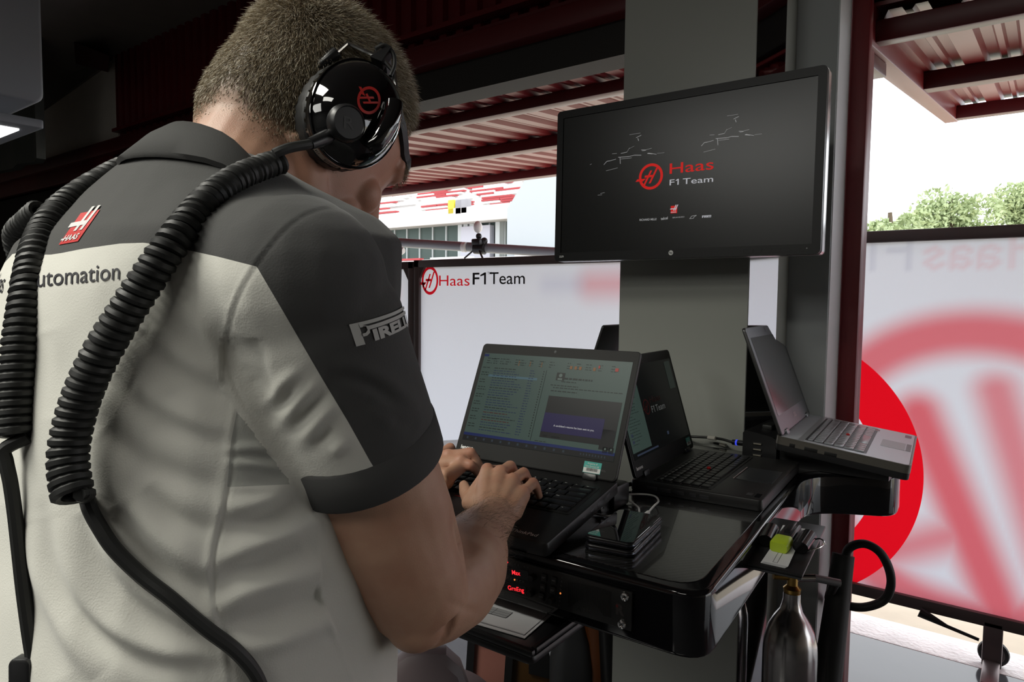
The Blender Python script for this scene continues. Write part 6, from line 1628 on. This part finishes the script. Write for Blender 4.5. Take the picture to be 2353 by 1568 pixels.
# strain relief and short lead to the coil
ca = cup_hit(757, 312, .002); 
lead_px = [(757, 312), (735, 322), (712, 331), (690, 335), (665, 340), (645, 347), (630, 354)]
lead = [ca]+[P(x, y, pix(ca)[2]+dz) for (x, y), dz in zip(lead_px[1:], (-.006, -.014, -.020, -.026, -.030, -.032))]
one(tube(lead[:3], [.0062, .0060, .0050], 12), 'strain_relief', m_satin, hs)
one(tube(catmull(lead[1:], 6), .0042, 10), 'cup_lead', m_rubber, hs)
# barcode sticker on the cup's lower rim
bt = one(([HM @ Vector((0, 0, 0)) for _ in range(0)], []), 'x', m_stw, hs) if False else None
def rim(th, z, r=1.03): return MR @ Vector((.0505*r*math.cos(th), .0605*r*math.sin(th), z))
a0_, a1_ = math.radians(246), math.radians(294)
sv = [[rim(a0_+(a1_-a0_)*k/12, z, 1.006) for k in range(13)] for z in (.0135, .0215)]
bs_ = one(loft(sv, cap=False, closed=False), 'barcode_sticker', mat('tan sticker', (.30, .27, .23), .5), shR, fix=False)
bars = MB()
for k in range(16):
    if k in (6, 7, 8): continue
    a = a0_+(a1_-a0_)*(.12+.76*k/15); wv = .012 if k % 3 else .02
    bars.add(loft([[rim(a, z, 1.011), rim(a+wv, z, 1.011)] for z in (.0150, .0195)], cap=False, closed=False))
bars.build('barcode', m_ink, bs_, smooth=0, fix=False)
# wire yokes, sockets and headband
m_yoke = mat('black yoke plastic', (.010, .010, .011), .25)
m_wire = mat('polished yoke wire', (.55, .55, .54), .18, metal=1.)
DCUP = pix(MR @ Vector((0, 0, .03)))[2]
def yk(px, py, dd, s):
    q = HM.inverted() @ P(px, py, DCUP+dd); return HM @ Vector((s*q.x, q.y, q.z))
for s in (1, -1):
    one(tube([yk(724, 166, .012, s), yk(730, 160, .012, s), yk(774, 121, .016, s)], [.005, .0068, .0062], 14), 'yoke_socket', m_yoke, hs)
    one(tube([yk(772, 122, .016, s), yk(799, 99, .020, s), yk(857, 126, .022, s), yk(876, 113, .024, s)], .0022, 8), 'yoke_wire', m_wire, hs)
    one(tube([yk(866, 146, .024, s), yk(889, 112, .030, s)], [.0085, .0085], 4), 'yoke_slider', m_yoke, hs)
    one(tube([yk(893, 296, .020, s), yk(862, 356, .018, s)], [.0062, .0050], 4), 'lower_yoke_bar', m_yoke, hs)
    one(tube([yk(876, 132, .024, s), yk(905, 165, .028, s), yk(913, 230, .028, s), yk(908, 270, .024, s), yk(896, 298, .020, s)], .0022, 8), 'yoke_wire', m_wire, hs)
hq = lambda x, y, z: HM @ Vector((x, y, z))
hb = [yk(886, 116, .026, 1), hq(.090, .020, .072), hq(.079, .050, .058), hq(.054, .087, .048), hq(0, .106, .044), hq(-.054, .087, .048), hq(-.079, .050, .058), hq(-.090, .020, .072), yk(886, 116, .026, -1)]
def snug(p):
    q, n_, _, _ = bvh_body.find_nearest(Vector(p)); return q+n_*.0035
hb = [snug(p) if 0 < i < 8 else p for i, p in enumerate(hb)]
hb = catmull(hb, 8)
hb = [snug(p) if 6 < i < len(hb)-7 else p for i, p in enumerate(hb)]
vv = []
for p in hb:
    p = Vector(p); rdl = (p-HM @ Vector((0, .0, .02))).normalized(); side_ = (HM.to_3x3() @ Vector((0, .2, 1))).normalized()
    vv.append([p+side_*.004+rdl*.002, p-side_*.004+rdl*.002, p-side_*.004-rdl*.002, p+side_*.004-rdl*.002])
one(loft(vv), 'headband', m_cush, hs)
sc = [yk(862, 112, .022, 1), yk(884, 104, .024, 1), yk(903, 122, .026, 1), yk(906, 150, .026, 1), yk(897, 175, .022, 1)]
one(tube(catmull(sc, 8), .0020, 8), 'link_cable', m_rubber, hs)

# ---- coiled cords
def even(path, it=4):
    q = [pix(p) for p in path]; d = [a[2] for a in q]
    for _ in range(it): d = [d[0]]+[(d[i-1]+2*d[i]+d[i+1])/4 for i in range(1, len(d)-1)]+[d[-1]]
    return [P(a[0], a[1], k) for a, k in zip(q, d)]
def coil(path, R, r, pitch, name='coiled_cord', n=14, ns=7, taper=None):
    pts = [np.array(p, float) for p in catmull(even(path), 12)]
    d = np.concatenate([[0], np.cumsum([np.linalg.norm(b-a) for a, b in zip(pts[:-1], pts[1:])])]); L = d[-1]
    T = int(L/pitch*n); s = np.linspace(0, L, T); C = np.stack([np.interp(s, d, [p[k] for p in pts]) for k in range(3)], 1)
    for _ in range(40): C[1:-1] = (C[:-2]+C[1:-1]*2+C[2:])/4
    t = np.gradient(C, axis=0); t /= np.linalg.norm(t, axis=1)[:, None]
    nx = np.cross(t[0], (0, .3, 1)); nx /= np.linalg.norm(nx); H = []
    for i in range(T):
        nx = nx-t[i]*(nx@t[i]); nx /= np.linalg.norm(nx); ny = np.cross(t[i], nx); a = 2*pi*i/n
        Ri = R if taper is None else np.interp(s[i]/L, [0, 1], taper)
        H.append(C[i]+(nx*math.cos(a)+ny*math.sin(a))*Ri)
    return one(tube(H, r, ns), name, m_rubber, hs), C, H
def lay(pxs, off, ref):
    out = []; last = ref
    for x, y in pxs:
        h = hit(x, y, off)
        out.append(P(x, y, pix(h)[2]) if h is not None else P(x, y, pix(out[-1])[2] if out else ref))
    return out
R0_ = .0088
rp = [(585, 392), (548, 408), (505, 436), (462, 475), (425, 520), (390, 565), (352, 622), (312, 682), (274, 742), (238, 802), (208, 862), (184, 922), (167, 982), (157, 1042), (160, 1098), (170, 1148)]
rpath = [P(646, 371, .570), P(615, 380, .566)]+lay(rp, .0135, .55)
for i in range(9, len(rpath)): rpath[i] = EYE+(rpath[i]-EYE)*(1-.004*(i-8))
cR, CR, HR = coil(rpath, R0_, .0036, .0066, taper=(.0072, .0098))
e0 = Vector(HR[-1])
dl = pix(e0)[2]
sp_ = [(215, 1140), (222, 1168), (238, 1205), (270, 1262), (325, 1325), (395, 1378), (470, 1432), (540, 1490), (580, 1540), (606, 1600)]
sR = [e0]+[(lambda h: h if (h is not None and pix(h)[2] < dl+.08) else P(x, y, dl))(hit(x, y, .006)) for x, y in sp_]
one(tube(catmull(sR, 8), .0050, 10), 'straight_cord', m_rubber, hs)
lpx = [(262, 397), (222, 420), (182, 445), (142, 477), (112, 512), (92, 552), (77, 602), (66, 662), (56, 732), (47, 802), (41, 872), (36, 942), (33, 1005)]
lft = lay(lpx, .0135, .62)
for i in range(4): lft[i] = P(lpx[i][0], lpx[i][1], [.640, .625, .605, .580][i])
pre = [HM @ Vector((-.11, -.03, -.05)), Vector((-.70, .34, 1.555)), Vector((-.69, .30, 1.545))]
for i in range(7, len(lft)): lft[i] = EYE+(lft[i]-EYE)*(1-.004*(i-6))
lft = [P(300, 380, .66)]+lft
cL, CL, HL = coil(lft, R0_, .0036, .0066, taper=(.0080, .0100))
one(tube(catmull([pre[0], Vector((-.715, .37, 1.55)), Vector(HL[0])], 8), .0042, 8), 'cup_lead', m_rubber, hs)
e0 = Vector(HL[-1]); dl = pix(e0)[2]
sL = [e0]+[P(x, y, dl-.004) for x, y in ((12, 1032), (14, 1062), (24, 1110), (34, 1180), (44, 1270), (54, 1360), (66, 1450), (76, 1520), (80, 1600))]
one(tube(catmull(sL, 8), .0050, 10), 'straight_cord', m_rubber, hs)
kx = P(60, 1552, dl-.004)
one(xf(prism(rrect(.016, .030, .005), -.008, .008, .002), frame(kx, RT, UP)), 'connector', m_satin, hs)
third = []
for p in (P(92, 488, .64), P(57, 500, .655), P(20, 515, .675), P(-20, 536, .70), P(-60, 562, .72), P(-100, 600, .73)):
    q, n_, _, _ = bvh.find_nearest(Vector(p)); third.append(q+n_*.0135)
coil(third, R0_*.9, .0034, .0066)
